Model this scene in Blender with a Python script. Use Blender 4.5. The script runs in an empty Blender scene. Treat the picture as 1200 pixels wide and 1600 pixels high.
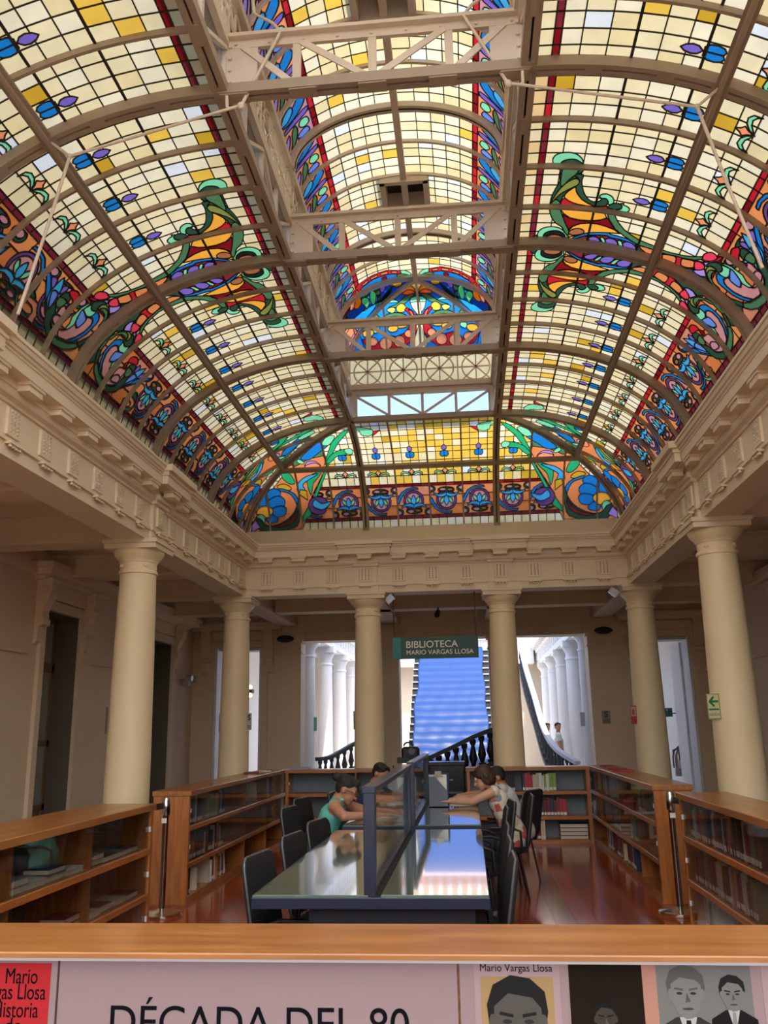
import bpy, bmesh, math, random
from math import sin, cos, pi, radians, sqrt, atan2
from mathutils import Vector, Matrix
from mathutils.geometry import delaunay_2d_cdt
R = random.Random(7)
SC = bpy.context.scene
COL = SC.collection

# ------------------------------------------------------------------ camera
cam = bpy.data.cameras.new('camera'); camo = bpy.data.objects.new('camera', cam); COL.objects.link(camo)
right = Vector((0.9953008, 0.0953774, -0.0167189)); up = Vector((0.0394737, -0.2419826, 0.9694773)); fwd = Vector((-0.0884205, 0.9655815, 0.2446104))
m = Matrix.Identity(4)
for i in range(3):
    m[i][0] = right[i]; m[i][1] = up[i]; m[i][2] = -fwd[i]
m[0][3], m[1][3], m[2][3] = 0, 0, 1.485
camo.matrix_world = m
cam.sensor_fit = 'AUTO'; cam.sensor_width = 36.0; cam.lens = 36.0 * 1346.9 / 1600.0
cam.clip_start = 0.05; cam.clip_end = 300
SC.camera = camo

# ------------------------------------------------------------------ sky, sun, exposure
W = bpy.data.worlds.new('sky'); SC.world = W; W.use_nodes = True
nt = W.node_tree; nt.nodes.clear()
sky = nt.nodes.new('ShaderNodeTexSky'); sky.sky_type = 'NISHITA'; sky.sun_disc = False
sky.sun_elevation = radians(62); sky.sun_rotation = radians(160); sky.air_density = 1.0; sky.dust_density = 4.0; sky.ozone_density = 1.0
bg = nt.nodes.new('ShaderNodeBackground'); bg.inputs[1].default_value = 0.135
wo = nt.nodes.new('ShaderNodeOutputWorld')
nt.links.new(sky.outputs[0], bg.inputs[0]); nt.links.new(bg.outputs[0], wo.inputs[0])
sun = bpy.data.lights.new('sun', 'SUN'); suno = bpy.data.objects.new('sun', sun); COL.objects.link(suno)
sun.energy = 2.2; sun.angle = radians(1.0); sun.color = (1.0, 0.94, 0.84)
sd = Vector((0.12, -0.36, 0.92)).normalized()
suno.rotation_euler = (sd).to_track_quat('Z', 'Y').to_euler(); suno.location = (0, 5, 20)
SC.view_settings.view_transform = 'Standard'; SC.view_settings.look = 'None'
SC.view_settings.exposure = 2.05; SC.view_settings.gamma = 1.0; SC.view_settings.use_curve_mapping = False
try:
    SC.cycles.use_denoising = True
    SC.cycles.max_bounces = 10; SC.cycles.diffuse_bounces = 6; SC.cycles.transparent_max_bounces = 24
    SC.cycles.sample_clamp_indirect = 6.0
except Exception:
    pass

# ------------------------------------------------------------------ materials
MATS = {}
def mat(name, color, rough=0.6, metal=0.0, var=0.0, scale=8.0, bump=0.0, coat=0.0, alpha=None, emit=0.0, spec=0.5, stretch=None):
    if name in MATS: return MATS[name]
    M = bpy.data.materials.new(name); M.use_nodes = True; MATS[name] = M
    t = M.node_tree; p = t.nodes['Principled BSDF']
    p.inputs['Base Color'].default_value = (*color, 1); p.inputs['Roughness'].default_value = rough; p.inputs['Metallic'].default_value = metal
    p.inputs['Specular IOR Level'].default_value = spec
    if coat: p.inputs['Coat Weight'].default_value = coat; p.inputs['Coat Roughness'].default_value = 0.08
    if emit: p.inputs['Emission Color'].default_value = (*color, 1); p.inputs['Emission Strength'].default_value = emit
    if var or bump:
        tc = t.nodes.new('ShaderNodeTexCoord'); n = t.nodes.new('ShaderNodeTexNoise'); n.inputs['Scale'].default_value = scale; n.inputs['Detail'].default_value = 5
        mp = t.nodes.new('ShaderNodeMapping'); t.links.new(tc.outputs['Object'], mp.inputs[0]); t.links.new(mp.outputs[0], n.inputs['Vector'])
        if stretch: mp.inputs['Scale'].default_value = stretch
        if var:
            mx = t.nodes.new('ShaderNodeMix'); mx.data_type = 'RGBA'
            mx.inputs[6].default_value = (*[max(0, c * (1 - var)) for c in color], 1); mx.inputs[7].default_value = (*[min(1, c * (1 + var)) for c in color], 1)
            t.links.new(n.outputs['Fac'], mx.inputs[0]); t.links.new(mx.outputs[2], p.inputs['Base Color'])
        if bump:
            b = t.nodes.new('ShaderNodeBump'); b.inputs['Strength'].default_value = bump; b.inputs['Distance'].default_value = 0.02
            t.links.new(n.outputs['Fac'], b.inputs['Height']); t.links.new(b.outputs[0], p.inputs['Normal'])
    return M
def wood(name, c1, c2, scale=3.0, rough=0.35, axis=(1, 12, 12), coat=0.3):
    if name in MATS: return MATS[name]
    M = bpy.data.materials.new(name); M.use_nodes = True; MATS[name] = M
    t = M.node_tree; p = t.nodes['Principled BSDF']; p.inputs['Roughness'].default_value = rough
    p.inputs['Coat Weight'].default_value = coat; p.inputs['Coat Roughness'].default_value = 0.12
    tc = t.nodes.new('ShaderNodeTexCoord'); mp = t.nodes.new('ShaderNodeMapping'); mp.inputs['Scale'].default_value = axis
    n = t.nodes.new('ShaderNodeTexNoise'); n.inputs['Scale'].default_value = scale; n.inputs['Detail'].default_value = 6; n.inputs['Distortion'].default_value = 0.6
    r = t.nodes.new('ShaderNodeValToRGB'); r.color_ramp.elements[0].position = 0.3; r.color_ramp.elements[1].position = 0.72
    r.color_ramp.elements[0].color = (*c1, 1); r.color_ramp.elements[1].color = (*c2, 1)
    t.links.new(tc.outputs['Object'], mp.inputs[0]); t.links.new(mp.outputs[0], n.inputs['Vector']); t.links.new(n.outputs['Fac'], r.inputs[0]); t.links.new(r.outputs[0], p.inputs['Base Color'])
    return M
def glassmat(name, color, k):        # stained or tinted glass lit through from outside
    if name in MATS: return MATS[name]
    M = bpy.data.materials.new(name); M.use_nodes = True; MATS[name] = M
    t = M.node_tree; t.nodes.clear()
    o = t.nodes.new('ShaderNodeOutputMaterial'); tr = t.nodes.new('ShaderNodeBsdfTranslucent'); df = t.nodes.new('ShaderNodeBsdfGlossy'); mx = t.nodes.new('ShaderNodeMixShader')
    n = t.nodes.new('ShaderNodeTexNoise'); n.inputs['Scale'].default_value = 5.0; n.inputs['Detail'].default_value = 4
    g = t.nodes.new('ShaderNodeNewGeometry'); t.links.new(g.outputs['Position'], n.inputs['Vector'])
    c = t.nodes.new('ShaderNodeMix'); c.data_type = 'RGBA'
    c.inputs[6].default_value = (*[v * 0.78 for v in color], 1); c.inputs[7].default_value = (*[min(1, v * 1.14) for v in color], 1)
    t.links.new(n.outputs['Fac'], c.inputs[0]); t.links.new(c.outputs[2], tr.inputs[0])
    df.inputs['Roughness'].default_value = 0.25; df.inputs[0].default_value = (0.8, 0.8, 0.8, 1)
    mx.inputs[0].default_value = k; t.links.new(tr.outputs[0], mx.inputs[1]); t.links.new(df.outputs[0], mx.inputs[2]); t.links.new(mx.outputs[0], o.inputs[0])
    return M
def clearglass(name, tint=(0.9, 0.95, 0.93), refl=0.08):
    if name in MATS: return MATS[name]
    M = bpy.data.materials.new(name); M.use_nodes = True; MATS[name] = M
    t = M.node_tree; t.nodes.clear(); o = t.nodes.new('ShaderNodeOutputMaterial')
    tr = t.nodes.new('ShaderNodeBsdfTransparent'); tr.inputs[0].default_value = (*tint, 1)
    gl = t.nodes.new('ShaderNodeBsdfGlossy'); gl.inputs['Roughness'].default_value = 0.02
    lw = t.nodes.new('ShaderNodeFresnel'); lw.inputs[0].default_value = 1.4
    mu = t.nodes.new('ShaderNodeMath'); mu.operation = 'MULTIPLY'; mu.inputs[1].default_value = refl * 12; mu.use_clamp = True
    mx = t.nodes.new('ShaderNodeMixShader'); t.links.new(lw.outputs[0], mu.inputs[0]); t.links.new(mu.outputs[0], mx.inputs[0])
    t.links.new(tr.outputs[0], mx.inputs[1]); t.links.new(gl.outputs[0], mx.inputs[2]); t.links.new(mx.outputs[0], o.inputs[0])
    return M
PAL = dict(palepeach=(1.0, .80, .52), cream=(.86, .76, .47), pale=(.88, .82, .60), straw=(.82, .70, .38), amber=(.62, .38, .03), honey=(.86, .56, .08), ice=(.78, .86, .92), peach=(.84, .60, .30),
    red=(.55, .015, .03), reddark=(.22, .006, .012), maroon=(.20, .02, .035), pinkred=(.80, .05, .10), orange=(.90, .42, .05), orangedeep=(.78, .26, .09), redorange=(.86, .30, .14),
    brown=(.40, .14, .06), black=(.012, .016, .014), greendark=(.025, .075, .045), green=(.07, .20, .09), emerald=(.02, .42, .16), mint=(.22, .72, .42), olive=(.24, .27, .06),
    teal=(.02, .30, .42), blue=(.01, .20, .60), sky=(.06, .42, .80), periwinkle=(.14, .28, .80), violet=(.19, .13, .55), violetdark=(.14, .06, .22), lilac=(.42, .28, .76),
    pink=(.62, .28, .27), rose=(.58, .26, .32), yellow=(.90, .72, .12), terra=(.70, .21, .06), terra2=(.82, .30, .10), terra3=(.66, .25, .15))
def PG(c, k=1.0): return glassmat('stained_glass_%s%s' % (c, '' if k == 1.0 else '_lit%d' % int(k * 10)), [min(.97, v * GT * k) for v in PAL[c]], 0.03)  # larger k puts missing sunlight into lighter copies of the glass
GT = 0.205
M_LEAD = mat('lead_came', (.022, .018, .014), .6)
M_STEEL = mat('painted_steel', (.66, .55, .44), .5, var=.12, scale=3, bump=.05)
M_STEELD = mat('painted_steel_rib', (.34, .255, .185), .5, var=.15, scale=3)
M_SLIT = mat('dark_slot', (.02, .014, .01), .8)
M_PLASTER = mat('cream_plaster', (.78, .65, .47), .65, var=.06, scale=2.5, bump=.06)
M_COLUMN = mat('column_paint', (.84, .685, .44), .5, var=.05, scale=2.0, bump=.03)
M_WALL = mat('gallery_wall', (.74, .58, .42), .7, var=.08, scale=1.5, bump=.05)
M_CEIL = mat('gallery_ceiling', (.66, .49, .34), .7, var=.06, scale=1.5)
M_WHITE = mat('court_white', (.76, .77, .79), .6, var=.03)
M_WOOD = wood('case_wood', (.30, .095, .022), (.48, .18, .045))
M_WOODV = wood('case_wood_upright', (.30, .095, .022), (.48, .18, .045), axis=(12, 12, 1.2))
M_WOODT = wood('counter_wood', (.25, .085, .018), (.42, .17, .045), scale=2.0, axis=(1.2, 10, 10))
M_DARK = mat('black_plastic', (.012, .012, .014), .5)
M_FABRIC = mat('black_mesh_fabric', (.006, .006, .0065), .85, bump=.2, scale=120)
M_NAVY = mat('navy_steel', (.018, .024, .048), .35, coat=.2)
M_CHROME = mat('chrome', (.62, .60, .58), .18, 1.0)
M_TABLEGLASS = mat('green_table_glass', (.13, .19, .15), .03, spec=1.0, coat=1.0)
M_PANE = clearglass('clear_pane', (.95, .97, .97), .05)
M_CASEGLASS = clearglass('case_glass', (.95, .965, .96), .035)

# ------------------------------------------------------------------ mesh helpers
class MB:
    def __init__(s): s.v = []; s.f = []; s.m = []; s.k = 0
    def add(s, vs, fs):
        b = len(s.v); s.v += [tuple(x) for x in vs]; s.f += [tuple(i + b for i in q) for q in fs]; s.m += [s.k] * len(fs); return s
    def box(s, x0, x1, y0, y1, z0, z1):
        return s.add([(x0, y0, z0), (x1, y0, z0), (x1, y1, z0), (x0, y1, z0), (x0, y0, z1), (x1, y0, z1), (x1, y1, z1), (x0, y1, z1)],
            [(0, 3, 2, 1), (4, 5, 6, 7), (0, 1, 5, 4), (1, 2, 6, 5), (2, 3, 7, 6), (3, 0, 4, 7)])
    def cbox(s, x0, x1, y0, y1, z0, z1, c=.008):      # box with chamfered vertical and top edges
        a = [(x0 + c, y0), (x1 - c, y0), (x1, y0 + c), (x1, y1 - c), (x1 - c, y1), (x0 + c, y1), (x0, y1 - c), (x0, y0 + c)]
        b = [(min(max(x, x0 + c), x1 - c), min(max(y, y0 + c), y1 - c)) for x, y in a]
        V = [(x, y, z0) for x, y in a] + [(x, y, z1 - c) for x, y in a] + [(x, y, z1) for x, y in b]
        F = [tuple(range(7, -1, -1))] + [(i, (i + 1) % 8, 8 + (i + 1) % 8, 8 + i) for i in range(8)] + [(8 + i, 8 + (i + 1) % 8, 16 + (i + 1) % 8, 16 + i) for i in range(8)] + [tuple(range(16, 24))]
        return s.add(V, F)
    def bar(s, p, q, w, h, upv=(0, 0, 1)):
        p = Vector(p); q = Vector(q); t = (q - p).normalized(); u = Vector(upv); b = t.cross(u)
        if b.length < 1e-5: b = t.cross(Vector((1, 0, 0)))
        b.normalize(); u = b.cross(t).normalized(); b *= w / 2; u *= h / 2
        return s.add([p - b - u, p + b - u, p + b + u, p - b + u, q - b - u, q + b - u, q + b + u, q - b + u],
            [(0, 1, 2, 3)[::-1], (4, 5, 6, 7), (0, 1, 5, 4), (1, 2, 6, 5), (2, 3, 7, 6), (3, 0, 4, 7)])
    def tube(s, pts, r, n=8, closed=False):
        pts = [Vector(p) for p in pts]; N = len(pts); rings = []
        rr = r if isinstance(r, (list, tuple)) else [r] * N
        pu = None
        for i, p in enumerate(pts):
            a = pts[(i - 1) % N] if (i > 0 or closed) else p; b = pts[(i + 1) % N] if (i < N - 1 or closed) else p
            t = (b - a).normalized()
            u = pu if pu is not None else (Vector((0, 0, 1)) if abs(t.z) < .9 else Vector((1, 0, 0)))
            u = (u - t * u.dot(t)); u = u.normalized() if u.length > 1e-6 else t.orthogonal().normalized(); pu = u; w = t.cross(u)
            rings.append([p + (u * cos(2 * pi * j / n) + w * sin(2 * pi * j / n)) * rr[i] for j in range(n)])
        V = [v for g in rings for v in g]; F = []
        for i in range(N if closed else N - 1):
            a = i * n; b = ((i + 1) % N) * n
            for j in range(n): F.append((a + j, a + (j + 1) % n, b + (j + 1) % n, b + j))
        if not closed: F += [tuple(range(n - 1, -1, -1)), tuple(range((N - 1) * n, N * n))]
        return s.add(V, F)
    def lathe(s, prof, n=28, c=(0, 0), a0=0, a1=2 * pi):
        full = abs(a1 - a0 - 2 * pi) < 1e-6; k = n if full else n + 1; V = []; F = []
        for r, z in prof:
            for j in range(k):
                a = a0 + (a1 - a0) * j / n; V.append((c[0] + r * cos(a), c[1] + r * sin(a), z))
        for i in range(len(prof) - 1):
            for j in range(n): F.append((i * k + j, i * k + (j + 1) % k, (i + 1) * k + (j + 1) % k, (i + 1) * k + j))
        if full: F += [tuple(range(k - 1, -1, -1)), tuple(range((len(prof) - 1) * k, len(prof) * k))]
        return s.add(V, F)
    def prism(s, poly, f0, f1):      # poly: list of 2D points; f0,f1 map a 2D point to 3D on the two caps
        n = len(poly); return s.add([f0(*p) for p in poly] + [f1(*p) for p in poly], [tuple(range(n - 1, -1, -1)), tuple(range(n, 2 * n))] + [(i, (i + 1) % n, n + (i + 1) % n, n + i) for i in range(n)])
    def ell(s, c, r, n=12, rot=None):
        V = []; F = []; c = Vector(c)
        for i in range(n // 2 + 1):
            th = pi * i / (n // 2)
            for j in range(n):
                v = Vector((r[0] * sin(th) * cos(2 * pi * j / n), r[1] * sin(th) * sin(2 * pi * j / n), r[2] * cos(th)))
                if rot: v = rot @ v
                V.append(c + v)
        for i in range(n // 2):
            for j in range(n): F.append((i * n + j, (i + 1) * n + j, (i + 1) * n + (j + 1) % n, i * n + (j + 1) % n))
        return s.add(V, F)
    def mesh(s, name, mats, smooth=False):
        me = bpy.data.meshes.new(name); me.from_pydata(s.v, [], s.f)
        for M in (mats if isinstance(mats, (list, tuple)) else [mats]): me.materials.append(M)
        if s.k or any(s.m): me.polygons.foreach_set('material_index', s.m)
        if smooth: me.polygons.foreach_set('use_smooth', [True] * len(s.f))
        me.update()
        if smooth:
            try: me.set_sharp_from_angle(angle=radians(42))
            except Exception: pass
        return me
    def obj(s, name, mats, parent=None, smooth=False, **kw):
        return link(name, s.mesh(name, mats, smooth), parent, **kw)
def link(name, me, parent=None, loc=None, kind=None, label=None, cat=None, group=None, rot=None):
    o = bpy.data.objects.new(name, me); COL.objects.link(o)
    if parent is not None: o.parent = parent
    if loc is not None: o.location = loc
    if rot is not None: o.rotation_euler = rot
    if kind: o['kind'] = kind
    if label: o['label'] = label
    if cat: o['category'] = cat
    if group: o['group'] = group
    return o
def thing(name, label, cat, loc=(0, 0, 0), rotz=0, group=None, kind='thing'):
    return link(name, None, None, loc, kind, label, cat, group, (0, 0, rotz))
def struct(name, label=None, loc=(0, 0, 0)): return link(name, None, None, loc, 'structure', label)
def copy_tree(o, parent=None, **props):
    c = o.copy(); COL.objects.link(c)
    if parent is not None: c.parent = parent
    for k, v in props.items(): c[k] = v
    for ch in o.children: copy_tree(ch, c)
    return c
def fin(m=None): return MB()
def arcpts(c, r, a0, a1, n, f): return [f(c[0] + r * cos(a0 + (a1 - a0) * i / n), c[1] + r * sin(a0 + (a1 - a0) * i / n)) for i in range(n + 1)]
ORD = ['first', 'second', 'third', 'fourth', 'fifth', 'sixth', 'seventh', 'eighth', 'ninth', 'tenth', 'eleventh', 'twelfth', 'thirteenth', 'fourteenth', 'fifteenth', 'sixteenth', 'seventeenth', 'eighteenth', 'nineteenth', 'twentieth']
def text(name, body, size, mat_, parent, mtx, align='LEFT', ext=.0008, off=0.0, sx=1.0):
    cu = bpy.data.curves.new(name, 'FONT'); cu.body = body; cu.size = size; cu.extrude = ext; cu.offset = off; cu.align_x = align; cu.materials.append(mat_)
    o = bpy.data.objects.new(name, cu); COL.objects.link(o); bpy.context.view_layer.update()
    me = bpy.data.meshes.new_from_object(o.evaluated_get(bpy.context.evaluated_depsgraph_get())); bpy.data.objects.remove(o); bpy.data.curves.remove(cu)
    o = link(name, me, parent); o.matrix_local = mtx @ Matrix.Diagonal((sx, 1, 1, 1)); return o
def face_y(x, y, z): return Matrix(((1, 0, 0, x), (0, 0, -1, y), (0, 1, 0, z), (0, 0, 0, 1)))     # text readable from -Y
# ================================================================== the glass vault
XC, AA, BB, X0, Z0 = -.5025, 2.12, 1.37, 1.1, 4.6
YB = 12.088; SP = .575
def arc_table(a, b):
    t = [(pi / 2 * (1 - i / 600)) for i in range(601)]; s = [0.0]
    for i in range(600): s.append(s[-1] + math.hypot(a * (cos(t[i + 1]) - cos(t[i])), b * (sin(t[i + 1]) - sin(t[i]))))
    return t, s
TV, SV = arc_table(AA, BB); LA, LB, LZ = 1.06, .63, 7.0; TL, SL = arc_table(LA, LB)
def lookup(tab, s):
    t, S = tab
    if s <= 0: return t[0] - s / (S[1] - S[0]) * (t[1] - t[0]) if s < 0 else t[0]
    lo, hi = 0, 600
    if s >= S[-1]: return t[-1]
    while hi - lo > 1:
        k = (lo + hi) // 2
        if S[k] <= s: lo = k
        else: hi = k
    return t[lo] + (t[hi] - t[lo]) * (s - S[lo]) / (S[hi] - S[lo])
GROW = .055
def cove(tab, a, b, z0, off0):
    def f(s, g=GROW):       # -> horizontal offset, height, inward normal (horizontal, vertical)
        t = lookup(tab, s); nx, nz = cos(t) / a, sin(t) / b; L = math.hypot(nx, nz)
        return off0 + (a + g) * cos(t), z0 + (b + g) * sin(t), -nx / L, -nz / L
    return f
CV = cove((TV, SV), AA, BB, Z0, X0); CL = cove((TL, SL), LA, LB, LZ, 0.0)
def side_map(sd, C=CV, org=0.0):
    def f(u, v, g=GROW):
        o, z, nx, nz = C(v, g); return Vector((XC + sd * o, org + u, z)), Vector((sd * nx, 0, nz))
    return f
def back_map(ybase, C=CV, sg=1, shift=0.0):
    def f(u, v, g=GROW):
        o, z, nx, nz = C(v, g); return Vector((XC + sg * (u + shift), ybase + o, z)), Vector((0, nx, nz))
    return f
def smoothpoly(pts, kind, n=3):
    if kind == 'p' or len(pts) < 4: return list(pts)
    out = []; N = len(pts)
    for i in range(N):
        p0, p1, p2, p3 = pts[i - 1], pts[i], pts[(i + 1) % N], pts[(i + 2) % N]
        for k in range(n):
            t = k / n; t2 = t * t; t3 = t2 * t
            out.append(tuple(.5 * (2 * p1[j] + (p2[j] - p0[j]) * t + (2 * p0[j] - 5 * p1[j] + 4 * p2[j] - p3[j]) * t2 + (3 * p1[j] - p0[j] - 3 * p2[j] + p3[j]) * t3) for j in (0, 1)))
    return out
def inside(p, poly):
    x, y = p; c = False; j = len(poly) - 1
    for i in range(len(poly)):
        xi, yi = poly[i]; xj, yj = poly[j]
        if (yi > y) != (yj > y) and x < (xj - xi) * (y - yi) / (yj - yi) + xi: c = not c
        j = i
    return c
def bbox(poly): return min(p[0] for p in poly), max(p[0] for p in poly), min(p[1] for p in poly), max(p[1] for p in poly)
PCACHE = {}
NPANE = [0]
def glaze(parent, domain, cells, orn, fmap, org=(0, 0, 0), key=None, lead=.009, bold=(), name='glazing_strip', gk=1.0):
    """cut a panel (domain, in surface coordinates) into panes: ornament pieces over a grid of cells; one mesh per pane, one lead mesh"""
    dx0, dx1, dy0, dy1 = bbox(domain)
    polys = []
    for c in cells: polys.append((c[1], c[0], bbox(c[0]), True))
    for col, kind, pts in orn:
        b = bbox(pts)
        if b[1] < dx0 or b[0] > dx1 or b[3] < dy0 or b[2] > dy1: continue
        q = smoothpoly(pts, kind); polys.append((col, q, bbox(q), False))
    V = []; E = []
    def loop(q):
        b = len(V); V.extend(Vector(p) for p in q); n = len(q); E.extend((b + i, b + (i + 1) % n) for i in range(n))
    loop(domain)
    for col, q, bb, c in polys: loop(q)
    r = delaunay_2d_cdt(V, E, [], 0, 1e-4, False)
    P, F = r[0], r[2]
    own = []
    for f in F:
        c = (sum(P[i][0] for i in f) / 3, sum(P[i][1] for i in f) / 3); w = -1
        if dx0 - 1e-4 < c[0] < dx1 + 1e-4 and dy0 - 1e-4 < c[1] < dy1 + 1e-4 and inside(c, domain):
            w = -2
            for k in range(len(polys) - 1, -1, -1):
                bb = polys[k][2]
                if bb[0] <= c[0] <= bb[1] and bb[2] <= c[1] <= bb[3] and inside(c, polys[k][1]): w = k; break
        own.append(w)
    ed = {}
    for i, f in enumerate(F):
        for a, b in ((f[0], f[1]), (f[1], f[2]), (f[2], f[0])): ed.setdefault((min(a, b), max(a, b)), []).append(i)
    par = list(range(len(F)))
    def find(i):
        while par[i] != i: par[i] = par[par[i]]; i = par[i]
        return i
    for e, t in ed.items():
        if len(t) == 2 and own[t[0]] == own[t[1]]: par[find(t[0])] = find(t[1])
    grp = {}
    for i in range(len(F)):
        if own[i] >= 0: grp.setdefault(find(i), []).append(i)
    lead_b = MB(); root = None
    def area(f): a, b, c = (P[i] for i in f); return abs((b[0] - a[0]) * (c[1] - a[1]) - (c[0] - a[0]) * (b[1] - a[1])) / 2
    # lead cames along every joint
    cache = {}
    def mp(i):
        if i not in cache: cache[i] = fmap(P[i][0], P[i][1])
        return cache[i]
    for (a, b), t in ed.items():
        o = [own[i] for i in t]
        if all(x == -1 for x in o): continue
        if len(t) == 2 and find(t[0]) == find(t[1]): continue
        pa, na = mp(a); pb, nb = mp(b); d = pb - pa
        if d.length < 1e-5: continue
        d.normalize(); s = na.cross(d) * (lead / 2)
        e = d * (lead * .3)
        V8 = [pa - s - e - na * .007, pa + s - e - na * .007, pa + s - e + na * .007, pa - s - e + na * .007, pb - s + e - nb * .007, pb + s + e - nb * .007, pb + s + e + nb * .007, pb - s + e + nb * .007]
        lead_b.add(V8, [(3, 2, 6, 7), (1, 2, 6, 5), (0, 3, 7, 4), (0, 1, 5, 4)])
    for v in bold:
        pts = [fmap(dx0 + (dx1 - dx0) * i / 3, v) for i in range(4)]
        for i in range(3): lead_b.bar(pts[i][0] + pts[i][1] * .004, pts[i + 1][0] + pts[i + 1][1] * .004, .02, .018, pts[i][1])
    filler = []
    small = []
    out = []
    for g, tris in grp.items():
        A = sum(area(F[i]) for i in tris); k = own[tris[0]]; col = polys[k][0]
        if A < 6e-5: small += tris; continue
        ck = None
        if polys[k][3] and key is not None:
            bb = polys[k][2]
            if abs(A - (bb[1] - bb[0]) * (bb[3] - bb[2])) < 1e-6: ck = (key, round(bb[0] - org_u(key, dx0), 3), round(bb[2], 3), col)
        if ck and ck in PCACHE: out.append(PCACHE[ck]); continue
        ids = {}; vs = []; fs = []
        def vi(i):
            if i not in ids: ids[i] = len(vs); vs.append(mp(i)[0] - Vector(org))
            return ids[i]
        ts = set(tris)
        for i in tris:
            f = F[i]; fs.append(tuple(vi(j) for j in f))
        rim = {}
        for i in tris:
            f = F[i]
            for a, b in ((f[0], f[1]), (f[1], f[2]), (f[2], f[0])):
                t = ed[(min(a, b), max(a, b))]
                if len(t) == 1 or any(x not in ts for x in t):
                    for j in (a, b):
                        if j not in rim: rim[j] = len(vs); vs.append(mp(j)[0] - mp(j)[1] * .006 - Vector(org))
                    fs.append((ids[a], ids[b], rim[b], rim[a]))
        me = bpy.data.meshes.new('pane'); me.from_pydata([tuple(v) for v in vs], [], fs); me.materials.append(PG(col, gk)); me.update()
        if ck: PCACHE[ck] = me
        out.append(me)
    fill = small + [i for i in range(len(F)) if own[i] == -2]
    for i in fill: lead_b.add([mp(j)[0] for j in F[i]], [(0, 1, 2)])
    lm = lead_b.mesh('lead_came', M_LEAD)
    root = link(name, lm, parent)
    for me in out: link('pane', me, root, loc=org)
    NPANE[0] += len(out)
    return root
def org_u(key, dx0): return dx0
def rect(u0, u1, v0, v1): return [(u0, v0), (u1, v0), (u1, v1), (u0, v1)]
CREAMS = ['cream'] * 8 + ['pale'] * 4 + ['straw'] * 2
def rand_cream(rng, u=0.0, v=0.0, warm=0.0):
    r = rng.random()
    if r < .035: return 'ice'
    if r < (.095 if v >= 1.33 else .065 if v > 1.0 else .05): return 'amber'
    if r < .095 + warm: return 'honey'
    if v < .16: return rng.choice(['straw', 'cream', 'peach'])
    return rng.choice(CREAMS)
S_LINES = [.205, .338, .513, .684, .85, 1.017, 1.14, 1.33, 1.507, 1.644, 1.81]
def strip_cells(u0, u1, rng, rows=4, warm=0.0, warmcols=None, band=('red', 'reddark', 'red')):
    C = []; du = (u1 - u0) / rows
    for k in range(rows):
        a, b = u0 + k * du, u0 + (k + 1) * du
        w = warm if not warmcols else warmcols(a)
        C.append((rect(a, b, .06, .155), rng.choice(['straw', 'peach', 'cream'])))
        C.append((rect(a, b, .155, .205), rng.choice(['reddark', 'maroon', 'maroon', 'maroon', 'reddark', 'red'])))
        for i in range(len(S_LINES) - 1): C.append((rect(a, b, S_LINES[i], S_LINES[i + 1]), rand_cream(rng, a, S_LINES[i], w)))
        C.append((rect(a, b, 1.81, 1.86), rng.choice(band)))
        C.append((rect(a, b, 2.375, 2.43), 'maroon'))
        C.append((rect(a, b, 2.43, 2.56), rng.choice(['cream', 'straw', 'pale'])))
    n = 3
    for i in range(2):
        for j in range(n):
            C.append((rect(u0 + (u1 - u0) * i / 2, u0 + (u1 - u0) * (i + 1) / 2, 1.86 + .515 * j / n, 1.86 + .515 * (j + 1) / n), rng.choice(['terra', 'terra2', 'terra2', 'terra3'])))
    return C
def flower(uc):
    e = lambda cu, cv, ru, rv, n=10: [(cu + ru * cos(2 * pi * i / n), cv + rv * sin(2 * pi * i / n)) for i in range(n)]
    q = [(.0, 1.122), (-.034, 1.09), (-.042, 1.05), (-.028, 1.005), (0, .975), (.028, 1.005), (.042, 1.05), (.034, 1.09)]
    l = [(0, 1.128), (0, 1.255), (.03, 1.27), (.058, 1.25), (.07, 1.21), (.066, 1.16), (.036, 1.126)]
    return [('violet', 'p', [(uc + x, y) for x, y in q]), ('blue', 'p', [(uc - x, y) for x, y in l]), ('blue', 'p', [(uc + x, y) for x, y in l])]
def crescent(uc):
    q = [(0, 1.652), (.03, 1.60), (.075, 1.567), (.125, 1.56), (.165, 1.59), (.172, 1.655), (.155, 1.62), (.12, 1.597), (.075, 1.603), (.035, 1.628)]
    return [('redorange', 'p', [(uc, 1.505), (uc + .022, 1.545), (uc + .05, 1.567), (uc + .02, 1.60), (uc, 1.648), (uc - .02, 1.60), (uc - .05, 1.567), (uc - .022, 1.545)]),
            ('mint', 'p', [(uc + a * 1.07, b) for a, b in q]), ('mint', 'p', [(uc - a * 1.07, b) for a, b in q])]
def _ell(cx, cy, rx, ry, n=14): return [(cx + rx * cos(2 * pi * i / n), cy + ry * sin(2 * pi * i / n)) for i in range(n)]
def _mirror(q): return [(1 - x, y) for x, y in q]
_wing = [(.5, .64), (.38, .595), (.25, .61), (.13, .70), (.12, .76), (.26, .70), (.40, .72), (.5, .78)]
_bar = [(.33, .36), (.42, .46), (.44, .60), (.36, .55), (.31, .46)]
_arch = [(-.03, .66), (.03, .40), (.14, .19), (.32, .05), (.5, .01), (.64, .03), (.66, .09), (.5, .075), (.36, .11), (.22, .23), (.13, .40), (.06, .58)]
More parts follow.
